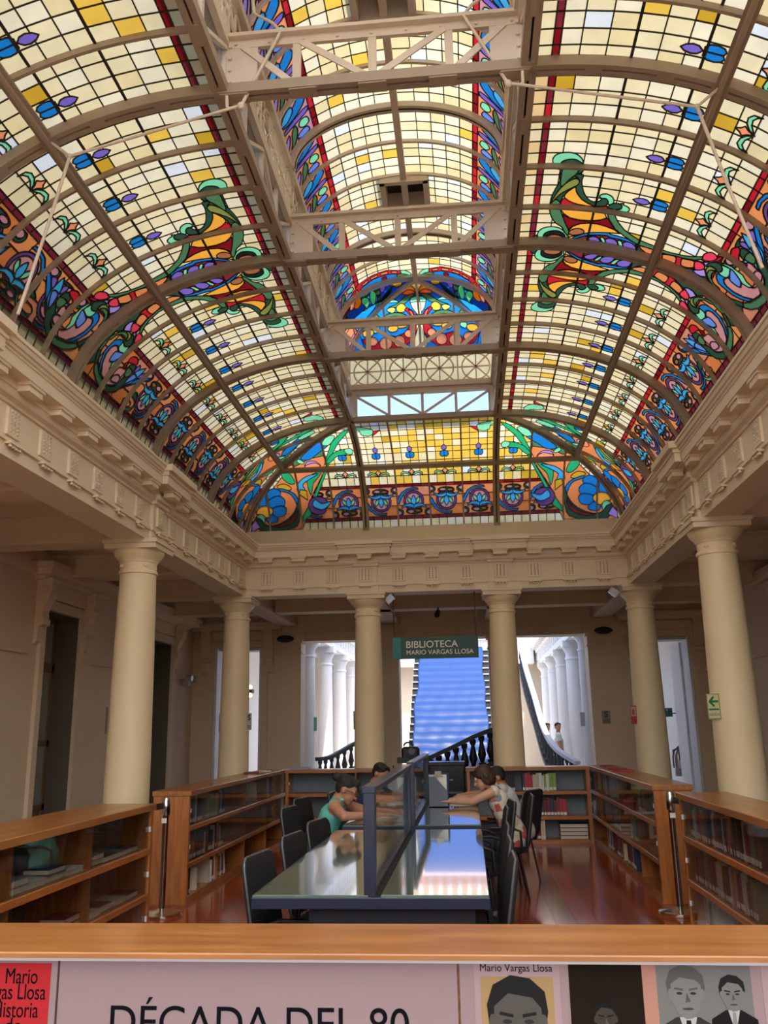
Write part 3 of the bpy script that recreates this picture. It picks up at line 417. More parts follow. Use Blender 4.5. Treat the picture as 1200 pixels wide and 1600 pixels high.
LBAR = [('blue','p',[(-0.065,0.03),(-0.144,0.187),(-0.209,0.361),(-0.208,0.562),(-0.133,0.753),(0.057,0.923),(0.2,1.077),(1.171,0.94),(1.607,0.896),(1.898,0.862),(2.293,0.101)]),('red','p',[(-0.245,0.183),(-0.329,0.365),(-0.324,0.564),(-0.266,0.793),(-0.142,0.898),(-0.008,1.084),(0.018,1.205),(0.203,1.049),(0.015,0.857),(-0.133,0.753),(-0.208,0.562),(-0.209,0.361),(-0.144,0.187)]),('orangedeep','p',[(-0.24,0.236),(-0.276,0.309),(-0.219,0.307),(-0.189,0.234)]),('orangedeep','p',[(-0.29,0.354),(-0.296,0.454),(-0.239,0.453),(-0.23,0.358)]),('orangedeep','p',[(-0.286,0.499),(-0.272,0.6),(-0.221,0.6),(-0.232,0.498)]),('orangedeep','p',[(-0.251,0.638),(-0.21,0.734),(-0.165,0.724),(-0.196,0.637)]),('orangedeep','p',[(-0.168,0.814),(-0.063,0.877),(-0.015,0.867),(-0.114,0.804)]),('orangedeep','p',[(-0.043,0.911),(0.067,1.006),(0.141,0.996),(0.026,0.9)]),('mint','s',[(-0.119,0.051),(-0.215,0.11),(-0.245,0.179),(-0.166,0.183),(-0.068,0.121),(-0.056,0.057)]),('green','s',[(-0.063,0.066),(-0.135,0.142),(-0.157,0.215),(-0.107,0.249),(-0.031,0.137)]),('cream','p',[(0.101,0.002),(0.107,0.076),(0.185,0.127),(0.299,0.047),(0.513,0.002),(0.51,0.021)]),('mint','p',[(0.51,0.021),(0.562,0.109),(0.706,0.106),(0.694,0.031)]),('cream','p',[(0.694,0.031),(0.706,0.106),(0.896,0.074),(1.108,0.004),(1.098,0.055)]),('cream','p',[(1.366,0.07),(1.471,0.005),(1.761,0.032),(2.062,0.081),(2.317,0.027),(2.287,0.123)]),('orange','s',[(0.278,0.039),(0.204,0.107),(0.271,0.197),(0.396,0.201),(0.457,0.039)]),('redorange','s',[(0.374,0.047),(0.321,0.12),(0.388,0.202),(0.445,0.19),(0.462,0.048)]),('green','s',[(0.457,0.039),(0.48,0.151),(0.666,0.296),(0.718,0.43),(0.772,0.293),(0.664,0.143)]),('mint','p',[(0.64,0.259),(0.453,0.379),(0.57,0.438)]),('amber','s',[(0.067,0.196),(-0.013,0.245),(0.03,0.317),(0.123,0.323),(0.183,0.275),(0.169,0.211)]),('redorange','s',[(0.026,0.299),(0.055,0.368),(0.147,0.335)]),('lilac','s',[(0.058,0.418),(-0.005,0.484),(0.177,0.503),(0.224,0.457)]),('reddark','s',[(-0.173,0.387),(-0.158,0.451),(-0.058,0.43),(-0.065,0.393)]),('greendark','p',[(0.125,0.314),(0.268,0.422),(0.548,0.591),(0.762,0.797),(0.813,0.691),(0.602,0.531),(0.287,0.365)]),('greendark','s',[(0.039,0.512),(-0.032,0.598),(0.083,0.639),(0.254,0.559),(0.504,0.595),(0.699,0.701),(0.568,0.591),(0.345,0.519)]),('mint','s',[(0.169,0.572),(0.077,0.635),(0.295,0.669),(0.482,0.641),(0.393,0.593)]),('mint','s',[(0.253,0.683),(0.143,0.754),(0.227,0.799),(0.428,0.754),(0.495,0.8),(0.486,0.719)]),('green','s',[(-0.004,0.655),(-0.002,0.753),(0.084,0.794),(0.168,0.693)]),('orange','s',[(0.114,0.794),(0.015,0.868),(0.052,0.928),(0.225,0.93),(0.321,0.871),(0.26,0.806)]),('redorange','s',[(0.015,0.868),(0.03,0.946),(0.198,0.997),(0.225,0.93)]),('green','s',[(1.113,0.162),(0.957,0.287),(0.907,0.446),(1.0,0.541),(1.157,0.538),(1.271,0.156)]),('mint','s',[(1.19,0.209),(1.053,0.323),(1.03,0.463),(1.171,0.512),(1.265,0.216)]),('green','s',[(0.93,0.586),(0.759,0.649),(0.783,0.819),(0.9,0.69)]),('orange','s',[(0.809,0.175),(0.689,0.238),(0.767,0.312),(0.928,0.301),(0.965,0.208)]),('yellow','s',[(0.814,0.33),(0.737,0.391),(0.78,0.464),(0.929,0.376)]),('red','p',[(1.382,0.03),(1.156,0.038),(0.982,0.07),(0.853,0.154),(0.893,0.195),(1.071,0.129),(1.386,0.101)]),('redorange','s',[(1.203,0.063),(1.005,0.088),(0.918,0.141),(1.071,0.101),(1.226,0.084)]),('red','p',[(1.335,0.022),(1.713,0.034),(2.012,0.104),(2.23,0.245),(2.225,0.461),(2.032,0.685),(1.666,0.848),(1.255,0.929),(1.361,0.822),(1.682,0.687),(1.743,0.534),(1.567,0.505),(1.739,0.344),(1.663,0.201),(1.363,0.108)]),('redorange','s',[(1.912,0.386),(2.043,0.366),(2.135,0.318),(2.149,0.262),(2.078,0.22),(1.956,0.207),(1.831,0.229),(1.748,0.275),(1.734,0.33),(1.795,0.372)]),('redorange','s',[(1.804,0.627),(1.951,0.605),(2.07,0.551),(2.108,0.485),(2.05,0.435),(1.924,0.418),(1.784,0.44),(1.679,0.493),(1.643,0.556),(1.688,0.608)]),('redorange','s',[(1.71,0.214),(1.797,0.198),(1.854,0.163),(1.856,0.122),(1.802,0.091),(1.716,0.082),(1.632,0.098),(1.58,0.133),(1.578,0.174),(1.626,0.205)]),('redorange','s',[(1.489,0.835),(1.598,0.817),(1.703,0.771),(1.757,0.715),(1.739,0.67),(1.661,0.654),(1.557,0.671),(1.464,0.716),(1.412,0.771),(1.42,0.816)]),('orange','s',[(1.401,0.337),(1.444,0.319),(1.478,0.276),(1.487,0.222),(1.468,0.18),(1.431,0.165),(1.391,0.183),(1.363,0.227),(1.354,0.28),(1.367,0.322)]),('orange','s',[(1.394,0.477),(1.473,0.459),(1.536,0.417),(1.554,0.365),(1.522,0.325),(1.454,0.311),(1.379,0.329),(1.322,0.371),(1.304,0.422),(1.33,0.462)]),('orange','s',[(1.248,0.7),(1.089,0.798),(1.054,0.89),(1.225,0.88),(1.384,0.754)]),('mint','s',[(1.169,0.625),(1.148,0.711),(1.349,0.688),(1.321,0.603)])]
def frieze(u0, w, flip, mir=False):
    o = []
    for col, k, pts in UNIT:
        q = [(1 - x if mir else x, 1 - y if flip else y) for x, y in pts]
        o.append((col, k, [(u0 + x * w, 1.88 + min(max(y, .0), 1.0) * .49) for x, y in q]))
    return o
def orn_side(near):
    o = []
    for col, k, pts in ORN: o.append((col, k, [(7.488 + (-d if near else d + .172), s) for d, s in pts]))
    return o
ORN_ALL = [z for pr in zip(orn_side(True), orn_side(False)) for z in pr]
def corner_orn(f): return [(c, k, [(f(a), s) for a, s in pts]) for c, k, pts in CORNER]
CORNER_BOTH = None
DV = .085      # the drawn design sits a little past the bars
SIDES = {1: 'right', -1: 'left'}
for sd in (1, -1):
    f = side_map(sd)
    cor = corner_orn(lambda a: YB + a)
    wn = 1 if sd == 1 else 2
    for bay in range(4):
        y0b = 2.888 + 2.3 * bay
        win = struct('window_%d' % (bay * 2 + wn), 'stained glass bay %s on the %s slope of the vault' % (['nearest the camera', 'with the near half-scroll', 'with the far half-scroll', 'next to the end wall'][bay], SIDES[sd]))
        for st in range(4):
            u0 = y0b + SP * st; u1 = u0 + SP; rng = random.Random(1000 * (sd + 2) + bay * 10 + st)
            orn = []
            if not (6.9 < u0 < 7.6): orn += flower(u0 + SP / 2 + DV) + crescent(u0 + SP / 2 + DV)
            for dk in (-1, 0):
                if not (6.5 < u0 + dk * SP < 8.2): orn += frieze(u0 + dk * SP + DV, SP, (bay * 4 + st + dk) % 2 == 0, sd < 0)
            if 5.7 < u0 < 9.1: orn += ORN_ALL
            if u0 > 11.2: orn += cor
            glaze(win, rect(u0, u1, .06, 2.56), strip_cells(u0, u1, rng, 4, .015, band=('red', 'reddark', 'red') if sd > 0 else ('maroon', 'reddark', 'maroon')), orn, f, org=(0, u0, 0), key='s%d' % sd, bold=(.684, 1.14))
    # hip end of the slope
    win = struct('window_%d' % (8 + wn), 'three-cornered stained glass panel at the far end of the %s slope' % SIDES[sd])
    hip = []
    for i in range(27): hip.append(2.56 * i / 26)
    hipo = lambda s: AA * cos(lookup((TV, SV), s))
    for st in range(4):
        u0 = YB + SP * st; u1 = u0 + SP; rng = random.Random(77 * (sd + 2) + st)
        lo = [(s, hipo(s)) for s in [2.56 * i / 60 for i in range(61)]]
        dom = []
        ss = [s for s, h in lo if h > SP * st + 1e-3]
        if not ss: continue
        bnd = [(YB + min(h, SP * (st + 1)), s) for s, h in lo if h > SP * st + 1e-3]
        dom = [(u0, bnd[0][1])] + bnd + [(u0, 2.56)]
        dd = [dom[0]]
        for p in dom[1:]:
            if math.hypot(p[0] - dd[-1][0], p[1] - dd[-1][1]) > 2e-3: dd.append(p)
        orn = (flower(u0 + SP / 2) if st == 0 else []) + (crescent(u0 + SP / 2) if st < 2 else []) + (frieze(u0, SP, st % 2 == 0, sd < 0) if st < 2 else []) + cor
        glaze(win, dd, strip_cells(u0, u1, rng, 4), orn, f, org=(0, 0, 0), bold=())
# end cove
BW = .5525
fb = back_map(YB - X0, CV, 1, 0.0)
winb = [struct('window_11', 'amber and cream stained glass over the middle of the end wall'), struct('window_12', 'stained glass corner with blue flower at the right of the end wall'), struct('window_13', 'stained glass corner with dark blue flower at the left of the end wall')]
cor_all = corner_orn(lambda a: 1.1 + a) + corner_orn(lambda a: -1.1 - a)
for k in range(-6, 6):
    u0 = BW * k; u1 = u0 + BW; rng = random.Random(500 + k)
    n = max(abs(u0), abs(u1)); st = abs(k) if k >= 0 else -k - 1
    warm = {-2: .06, -1: .30, 0: .62, 1: .85, 2: .5, 3: .12}.get(k, .03)
    if n <= 1.11: dom = rect(u0, u1, .12, 2.56); w = winb[0]
    else:
        inner = min(abs(u0), abs(u1)); outer = n; sg = 1 if k >= 0 else -1
        lo = [(2.56 * i / 60, hipo(2.56 * i / 60)) for i in range(61)]
        bnd = [(sg * min(1.1 + h, outer), s) for s, h in lo if 1.1 + h > inner + 1e-3]
        if not bnd: continue
        dom = [(sg * inner, bnd[0][1])] + bnd + [(sg * inner, 2.56)]
        if inner < 1.12: dom[0] = (sg * inner, .12); dom = [q for q in dom if q[1] >= .115]
        dd = [dom[0]]
        for p in dom[1:]:
            if math.hypot(p[0] - dd[-1][0], p[1] - dd[-1][1]) > 2e-3: dd.append(p)
        dom = dd; w = winb[1] if k > 0 else winb[2]
    orn = (flower(u0 + BW / 2) if st < 3 else []) + (crescent(u0 + BW / 2) if st < 3 else []) + (frieze(u0, BW, k % 2 == 0) if st < 4 else []) + cor_all
    glaze(w, dom, strip_cells(u0, u1, rng, 4, warm, band=('reddark', 'reddark', 'red') if k >= 0 else ('maroon', 'reddark')), orn, fb, gk=1.5)  # lighter glass copies stand in for sun on the end cove
# lantern barrel and its end
L_LINES = [.0, .192, .338, .482, .634, .775]
def lan_cells(u0, u1, rng, vent=False, rows=4):
    C = []; du = (u1 - u0) / rows
    for k in range(rows):
        a, b = u0 + k * du, u0 + (k + 1) * du
        for i in range(5):
            r = rng.random(); C.append((rect(a, b, L_LINES[i], L_LINES[i + 1]), 'ice' if r < .06 else 'honey' if r < .10 else rng.choice(['pale', 'pale', 'cream', 'straw'])))
        C.append((rect(a, b, .775, .83), rng.choice(['red', 'red', 'reddark'])))
        C.append((rect(a, b, 1.22, 1.25), 'reddark')); C.append((rect(a, b, 1.25, 1.34), 'straw'))
    for i in range(2):
        for j in range(2): C.append((rect(u0 + SP * i / 2, u0 + SP * (i + 1) / 2, .83 + .195 * j, .83 + .195 * (j + 1)), rng.choice(['terra2', 'redorange', 'terra', 'rose'])))
    return C
def lan_orn(u0):
    q = []
    P = lambda pts: [(u0 + x * SP, .83 + y * .39) for x, y in pts]
    q.append(('blue', 's', P([(.05, .15), (.2, .05), (.35, .2), (.45, .5), (.42, .8), (.3, .95), (.28, .7), (.2, .4)])))
    q.append(('violet', 's', P([(.4, .05), (.52, .1), (.58, .5), (.55, .85), (.47, .9), (.47, .5)])))
    q.append(('sky', 's', P([(.15, .5), (.28, .45), (.38, .7), (.3, .95), (.2, .8)])))
    q.append(('mint', 's', P([(.62, .12), (.75, .08), (.8, .25), (.7, .38), (.6, .3)])))
    q.append(('green', 's', P([(.6, .5), (.75, .45), (.95, .6), (.98, .8), (.85, .7), (.7, .65)])))
    q.append(('lilac', 's', P([(.65, .75), (.8, .78), (.92, .95), (.75, .98)])))
    q.append(('periwinkle', 's', P([(.82, .2), (.95, .12), (.98, .4), (.88, .5)])))
    q.append(('rose', 's', P([(.05, .7), (.12, .6), (.18, .8), (.12, .95), (.04, .9)])))
    return q
VENTS = [5.763, 8.638]
for sd in (1, -1):
    f = side_map(sd, CL)
    for bay in range(4):
        y0b = 2.888 + 2.3 * bay
        win = struct('window_%d' % (14 + bay * 2 + (sd < 0)), 'cream and red glass of the raised lantern, %s half, %s bay' % (SIDES[sd], ['nearest', 'second', 'third', 'farthest'][bay]))
        for st in range(4):
            u0 = y0b + SP * st; u1 = u0 + SP; rng = random.Random(4000 * (sd + 2) + bay * 10 + st)
            vent = any(abs(u0 - v) < .02 for v in VENTS)
            orn = lan_orn(u0)
            lim = u1
            if u0 > 10.9:      # the last strip runs into the hip
                orn = []
            if u0 > 10.3: orn = orn + [(c, k, [(11.03 + a, s) for a, s in pts]) for c, k, pts in LBAR]
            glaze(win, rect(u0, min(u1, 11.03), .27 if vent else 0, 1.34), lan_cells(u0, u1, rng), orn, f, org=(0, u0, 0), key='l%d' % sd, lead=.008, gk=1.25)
    # hip triangles of the lantern
    win = struct('window_%d' % (22 + (sd < 0)), 'coloured glass wedge at the far end of the lantern, %s side' % SIDES[sd])
    hl = lambda s: LA * cos(lookup((TL, SL), s))
    dom = [(11.03, 0.0)] + [(11.03 + hl(1.34 * i / 24), 1.34 * i / 24) for i in range(1, 25)] + [(11.03, 1.34)]
    cells = []
    for i in range(2): cells += lan_cells(11.03 + SP * i, 11.03 + SP * (i + 1), random.Random(9 + i))
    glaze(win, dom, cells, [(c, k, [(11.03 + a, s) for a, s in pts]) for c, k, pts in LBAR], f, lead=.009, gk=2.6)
win = struct('window_24', 'blue, orange and red stained glass end of the lantern')
fl = back_map(11.03, CL)
dom = [(0, 0)] + [(hl(1.34 * i / 24), 1.34 * i / 24) for i in range(1, 25)] + [(-hl(1.34 * i / 24), 1.34 * i / 24) for i in range(24, 0, -1)]
cells = [(rect(-1.1 + .55 * i, -.55 + .55 * i, .45 * j, .45 * j + .45), 'blue') for i in range(4) for j in range(3)]
oo = []
for c, k, pts in LCOV: oo += [(c, k, pts), (c, k, [(-x, s) for x, s in pts])]
glaze(win, dom, cells, oo, fl, lead=.009, gk=2.8)  # sunlight on the lantern end is put into the glass colours
# unseen vault behind the camera, its glass cleared to throw more light into the hall
b = MB(); YE = -9.5
for sd in (1, -1):
    for C, n, s0, s1 in ((CV, 14, .06, 2.56), (CL, 10, 0, 1.34)):
        pr = [C(s0 + (s1 - s0) * i / n) for i in range(n + 1)]
        for i in range(n): b.add([(XC + sd * pr[i][0], YE, pr[i][1]), (XC + sd * pr[i][0], 2.888, pr[i][1]), (XC + sd * pr[i + 1][0], 2.888, pr[i + 1][1]), (XC + sd * pr[i + 1][0], YE, pr[i + 1][1])], [(0, 1, 2, 3)])
b.obj('window_25', glassmat('fill_skylight', (.93, .90, .82), .02), kind='structure')

# ------------------------------------------------------------------ ribs
def ribpath(fm, u, s0, s1, n, g): return [fm(u, s0 + (s1 - s0) * i / n, g) for i in range(n + 1)]
def sweep(b, path, w, h, side):       # bar of width w (along 'side') and depth h along inward normal
    side = Vector(side) * (w / 2)
    pts = [(p, n) for p, n in path]; V = []; F = []
    for p, n in pts: V += [p - side - n * (h / 2), p + side - n * (h / 2), p + side + n * (h / 2), p - side + n * (h / 2)]
    for i in range(len(pts) - 1):
        a, c = 4 * i, 4 * i + 4
        F += [(a + j, a + (j + 1) % 4, c + (j + 1) % 4, c + j) for j in range(4)]
    F += [(0, 1, 2, 3), (4 * len(pts) - 4, 4 * len(pts) - 3, 4 * len(pts) - 2, 4 * len(pts) - 1)]
    b.add(V, F)
frame = struct('trim_1', 'brown painted iron ribs and rails carrying the stained glass vault')
for sd in (1, -1):
    f = side_map(sd); me_main = me_sec = None
    f0 = side_map(sd)
    b = MB()
    for dx in (-.031, .031): sweep(b, [(p + Vector((0, dx, 0)), n) for p, n in ribpath(f0, 0, 0, 2.6, 30, .015)], .042, .09, (0, 1, 0))
    b.k = 1; sweep(b, ribpath(f0, 0, 0, 2.6, 30, .04), .03, .04, (0, 1, 0))
    for s in (.0, .45, .95, 1.33, 1.75, 2.3):
        b.k = 0; sweep(b, ribpath(f0, 0, s - .06, s + .06, 2, -.02), .09, .022, (0, 1, 0))
    mm = b.mesh('main_rib', [M_STEELD, M_SLIT], True)
    b = MB(); sweep(b, ribpath(f0, 0, 0, 2.6, 30, .03), .026, .045, (0, 1, 0)); b.k = 0; ms = b.mesh('glazing_bar', M_STEELD, True)
    for k in range(17):
        y = 2.888 + SP * k
        link('main_rib' if k % 4 == 0 else 'glazing_bar', mm if k % 4 == 0 else ms, frame, loc=(0, y, 0))
    for st in range(1, 4):
        a = SP * st
        s0 = min(s for s in [2.56 * i / 200 for i in range(201)] if hipo(s) > a)
        b = MB(); sweep(b, ribpath(f0, YB + a, s0, 2.6, 16, .03), .026, .045, (0, 1, 0)); b.obj('glazing_bar', M_STEELD, frame, True)
    # purlin along the slope
    o, z, nx, nz = CV(1.33, -.0); y1 = YB + o - X0
    b = MB(); dn = Vector((sd * nx, 0, nz)); P0 = Vector((XC + sd * o, 2.6, z)); P1 = Vector((XC + sd * o, y1, z))
    b.bar(P0, P1, .09, .05, dn); b.bar(P0 + dn * .03, P1 + dn * .03, .03, .05, dn); b.tube([P0 + dn * .05, P1 + dn * .05], .022, 8)
    b.obj('purlin', M_STEELD, frame)
    # hip rib
    path = []
    for i in range(27):
        s = 2.56 * i / 26; o, z, nx, nz = CV(s, .01); path.append((Vector((XC + sd * o, YB - X0 + o, z)), Vector((sd * nx, nx, nz)).normalized()))
    b = MB(); sdv = Vector((sd, -1, 0)).normalized()
    for dx in (-.03, .03): sweep(b, [(p + sdv * dx, n) for p, n in path], .042, .09, sdv)
    b.k = 1; sweep(b, [(p - n * .02, n) for p, n in path], .03, .04, sdv); b.obj('hip_rib', [M_STEELD, M_SLIT], frame, True)
for k in range(-5, 6):
    u = BW * k; main = k in (-2, 2)
    s0 = .1 if abs(u) <= 1.12 else min(s for s in [2.56 * i / 200 for i in range(201)] if 1.1 + hipo(s) > abs(u))
    b = MB()
    if main:
        for dx in (-.031, .031): sweep(b, [(p + Vector((dx, 0, 0)), n) for p, n in ribpath(fb, u, s0, 2.6, 22, .015)], .042, .09, (1, 0, 0))
        b.k = 1; sweep(b, ribpath(fb, u, s0, 2.6, 22, .04), .03, .04, (1, 0, 0))
    else: sweep(b, ribpath(fb, u, s0, 2.6, 22, .03), .026, .045, (1, 0, 0))
    b.obj('end_rib' if main else 'glazing_bar', [M_STEELD, M_SLIT], frame, True)
o, z, nx, nz = CV(1.40, -.0); b = MB()
b.bar((XC - o, YB - X0 + o, z), (XC + o, YB - X0 + o, z), .08, .05, (0, nx, nz)); b.obj('purlin', M_STEELD, frame)
# springing boards under the glass
o, z, nx, nz = CV(2.56)
tr2 = struct('trim_2', 'cream boards between the cornice and the foot of the stained glass')
for sd in (1, -1): MB().box(XC + sd * o - .05, XC + sd * o + .05, YE, YB - X0 + o, 4.12, z).obj('sill_board', M_PLASTER, tr2)
MB().box(XC - o, XC + o, YB - X0 + o - .05, YB - X0 + o + .05, 4.12, z).obj('sill_board', M_PLASTER, tr2)

# ------------------------------------------------------------------ lantern steelwork
lan = struct('trim_3', 'pale painted steel sides of the raised lantern with wheel lattice and windows')
for sd in (1, -1):
    x = XC + sd * 1.1; b = MB()
    for dx in (-.032, .032): b.box(x + dx - .024, x + dx + .024, YE, YB + .06, 5.945, 6.02)
    for k in range(17):
        y = 2.888 + SP * k; b.box(x - .03, x + .03, y - .09, y + .09, 5.94, 5.99)
    b.k = 1; b.box(x - .02, x + .02, YE, YB + .05, 5.975, 6.03)
    b.obj('lantern_beam', [M_STEELD, M_SLIT], lan)
    b = MB(); b.box(x - .05, x + .05, YE, YB + .05, 6.36, 6.42); b.box(x - .08, x + .04, YE, YB + .05, 6.42, 6.5); b.box(x - .05, x + .05, YE, YB + .05, 6.98, 7.06); b.obj('lantern_rail', M_STEEL, lan)
    for k in range(16):
        y = 2.888 + SP * k
        MB().box(x - .03, x + .03, y - .025, y + .025, 6.0, 6.38).obj('window_post', M_STEEL, lan)
        a, c = (6.02, 6.36) if k % 2 else (6.36, 6.02)
        MB().bar((x - sd * .02, y, a), (x - sd * .02, y + SP, c), .03, .035, (1, 0, 0)).obj('window_brace', M_STEEL, lan)
        MB().box(x + .005 * sd - .003, x + .005 * sd + .003, y + .025, y + SP - .025, 6.02, 6.36).obj('window_pane', M_PANE, lan)
def wheel(b, c, r, ax, w, h2, hw):
    f = (lambda u, v: (c[0] + u, c[1], c[2] + v)) if ax == 'x' else (lambda u, v: (c[0], c[1] + u, c[2] + v))
    n = (0, 1, 0) if ax == 'x' else (1, 0, 0)
    b.tube([f(r * cos(2 * pi * i / 20), r * sin(2 * pi * i / 20)) for i in range(20)], w, 6, True)
    for a in range(4):
        t = pi / 4 * a; L = hw if a % 2 == 0 else min(hw * 1.414, h2 * 1.414)
        if a == 2: L = h2
        b.bar(f(-L * cos(t), -L * sin(t)), f(L * cos(t), L * sin(t)), w * 1.6, w * 1.4, n)
    b.bar(f(-hw, -h2), f(-hw, h2), w * 1.6, w * 1.6, n)
    b.tube([f(0, 0), tuple(q + (.012 if i == (1 if ax == 'x' else 0) else 0) for i, q in enumerate(f(0, 0)))], .035, 8)
b = MB(); wheel(b, (0, SP / 2, 6.74), .205, 'y', .012, .24, SP / 2); mw = b.mesh('lattice_wheel', M_STEEL)
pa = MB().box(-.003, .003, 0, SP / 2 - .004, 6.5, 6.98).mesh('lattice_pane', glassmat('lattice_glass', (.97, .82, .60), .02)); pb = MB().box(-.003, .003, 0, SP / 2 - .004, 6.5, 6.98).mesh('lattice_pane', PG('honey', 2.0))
for sd in (1, -1):
    for k in range(16):
        y = 2.888 + SP * k; x = XC + sd * 1.1
        link('lattice_wheel', mw, lan, loc=(x, y, 0))
        for j in range(2): link('lattice_pane', pb if R.random() < .35 else pa, lan, loc=(x + sd * .045, y + j * SP / 2, 0))
# end of the lantern
b = MB(); b.box(XC - 1.15, XC + 1.15, YB - .05, YB + .05, 5.945, 6.02); b.obj('lantern_beam', M_STEELD, lan)
b = MB(); b.box(XC - 1.1, XC + 1.1, YB - .05, YB + .04, 6.36, 6.43); b.box(XC - 1.1, XC + 1.1, YB - .1, YB + .02, 6.43, 6.51); b.box(XC - 1.1, XC + 1.1, YB - .04, YB + .05, 6.98, 7.06); b.obj('lantern_rail', M_STEEL, lan)
b = MB(); wheel(b, (0, 0, 6.745), .21, 'x', .012, .235, .2725); mw2 = b.mesh('lattice_wheel', M_STEEL)
px = MB().box(-.27, .27, -.003, .003, 6.51, 6.98).mesh('lattice_pane', glassmat('lattice_glass', (.97, .82, .60), .02))
for k in range(4):
    x = XC - .8175 + .545 * k
    link('lattice_wheel', mw2, lan, loc=(x, YB, 0)); link('lattice_pane', px, lan, loc=(x, YB + .045, 0))
for k in range(5): MB().box(XC - 1.0 + .5 * k - .02, XC - 1.0 + .5 * k + .02, YB - .03, YB + .03, 6.0, 6.38).obj('window_post', M_STEEL, lan)
for k in range(4):
    x = XC - 1.0 + .5 * k
    MB().box(x + .02, x + .48, YB + .012, YB + .018, 6.02, 6.36).obj('window_pane', M_PANE, lan)
    a, c = (6.34, 6.04) if k < 2 else (6.04, 6.34)
    MB().bar((x + .02, YB - .01, a), (x + .48, YB - .01, c), .03, .03, (0, 1, 0)).obj('window_brace', M_STEEL, lan)
for sd in (-1, 1): MB().box(XC + sd * 1.06 - .06, XC + sd * 1.06 + .06, YB - .06, YB + .03, 6.0, 6.4).obj('corner_plate', M_STEEL, lan)
# lantern arches, ridge and hips
fr = side_map(1, CL)
def lanarch(b, y, w, h, g):
    pth = []
    for i in range(33):
        s = -1.36 + 2.72 * i / 32; sd = 1 if s > 0 else -1; o, z, nx, nz = CL(abs(s), g); pth.append((Vector((XC + sd * o, y, z)), Vector((sd * nx, 0, nz))))
    sweep(b, pth, w, h, (0, 1, 0))
b = MB(); lanarch(b, 0, .09, .06, .0); b.k = 1; lanarch(b, 0, .012, .01, -.032); ma = b.mesh('lantern_arch', [M_STEEL, M_SLIT], True)
b = MB(); lanarch(b, 0, .03, .035, .03); msb = b.mesh('lantern_bar', M_STEEL, True)
for k in range(15):
    y = 2.888 + SP * k
    if y < 11.1: link('lantern_arch' if k % 4 == 0 else 'lantern_bar', ma if k % 4 == 0 else msb, lan, loc=(0, y, 0))
link('lantern_bar', msb, lan, loc=(0, 11.03, 0))
MB().box(XC - .035, XC + .035, YE, 11.03, 7.585, 7.66).obj('ridge_beam', M_STEEL, lan)
for sd in (-1, 1):
    pth = []
    for i in range(21):
        s = 1.34 * i / 20; o, z, nx, nz = CL(s, .015); pth.append((Vector((XC + sd * o, 11.03 + o, z)), Vector((sd * nx, nx, nz)).normalized()))
    b = MB(); sweep(b, pth, .06, .05, Vector((sd, -1, 0)).normalized()); b.obj('hip_rib', M_STEEL, lan, True)
for k in (-1, 0, 1):
    u = .52 * k; s0 = min(s for s in [1.34 * i / 100 for i in range(101)] if hl(s) >= abs(u))
    b = MB(); sweep(b, [(p, n) for p, n in ribpath(fl, u, s0, 1.36, 12, .03)], .03, .04, (1, 0, 0)); b.obj('lantern_bar', M_STEEL, lan, True)
for i, v in enumerate(VENTS):
    t = thing('roof_vent', 'square dark two-pane roof vent in the lantern crown, %s' % ('nearer the camera' if i == 0 else 'farther along'), 'vent', (XC, v + SP / 2, 7.62))
    b = MB()
    for s in (-1, 1): b.box(s * .25 - .03, s * .25 + .03, -.28, .28, -.06, .22); b.box(-.28, .28, s * .26 - .03, s * .26 + .03, -.06, .22)
    b.obj('vent_frame', M_STEEL, t)
    for s in (-1, 1): MB().box(s * .125 - .1, s * .125 + .1, -.23, .23, .16, .18).obj('vent_pane', mat('vent_glass', (.03, .028, .025), .3), t)
    MB().box(-.3, .3, -.3, .3, .2, .23).obj('vent_lid', M_STEEL, t)
# trusses
for k in range(4):
    y = 5.188 - 2.3 + 2.3 * k
    if k == 0: y = 2.888
    t = thing('roof_truss', 'pale steel truss across the lantern, %s from the camera' % ['first and nearest', 'second', 'third', 'fourth'][k], 'truss', (XC, y, 5.93))
    b = MB()
    for dy in (-.035, .035): b.box(-1.12, 1.12, dy - .022, dy + .022, 0, .08)
    for xx in (-1.0, -.5, 0, .5, 1.0): b.box(xx - .1, xx + .1, -.05, .05, -.012, .03)
    b.k = 1; b.box(-1.1, 1.1, -.015, .015, .03, .07); b.obj('bottom_chord', [M_STEELD, M_SLIT], t)
    b = MB(); b.box(-1.1, 1.1, -.015, .015, .41, .5); b.box(-1.1, 1.1, -.06, .06, .48, .51)
    for i in range(9): b.tube([(-1.0 + .25 * i, -.015, .44), (-1.0 + .25 * i, -.028, .44)], .012, 6)
    b.obj('top_chord', M_STEEL, t)
    for xx in (-.55, 0, .55): MB().box(xx - .03, xx + .03, -.012, .012, .06, .44).obj('truss_post', M_STEEL, t)
    for a, c in (((-.95, .42), (-.58, .07)), ((-.52, .42), (-.03, .07)), ((.52, .42), (.03, .07)), ((.95, .42), (.58, .07))):
        MB().bar((a[0], -.016, a[1]), (c[0], -.016, c[1]), .012, .05, (0, 1, 0)).obj('truss_diagonal', M_STEEL, t) if False else MB().bar((a[0], -.018, a[1]), (c[0], -.018, c[1]), .05, .012, (0, 1, 0)).obj('truss_diagonal', M_STEEL, t)
    for s in (-1, 1):
        b = MB(); b.box(s * .96 - .12, s * .96 + .12, -.012, .012, .05, .47)
        for zz in (.12, .22, .32, .42): b.tube([(s * 1.04, -.012, zz), (s * 1.04, -.03, zz)], .014, 6)
        b.obj('gusset_plate', M_STEEL, t)
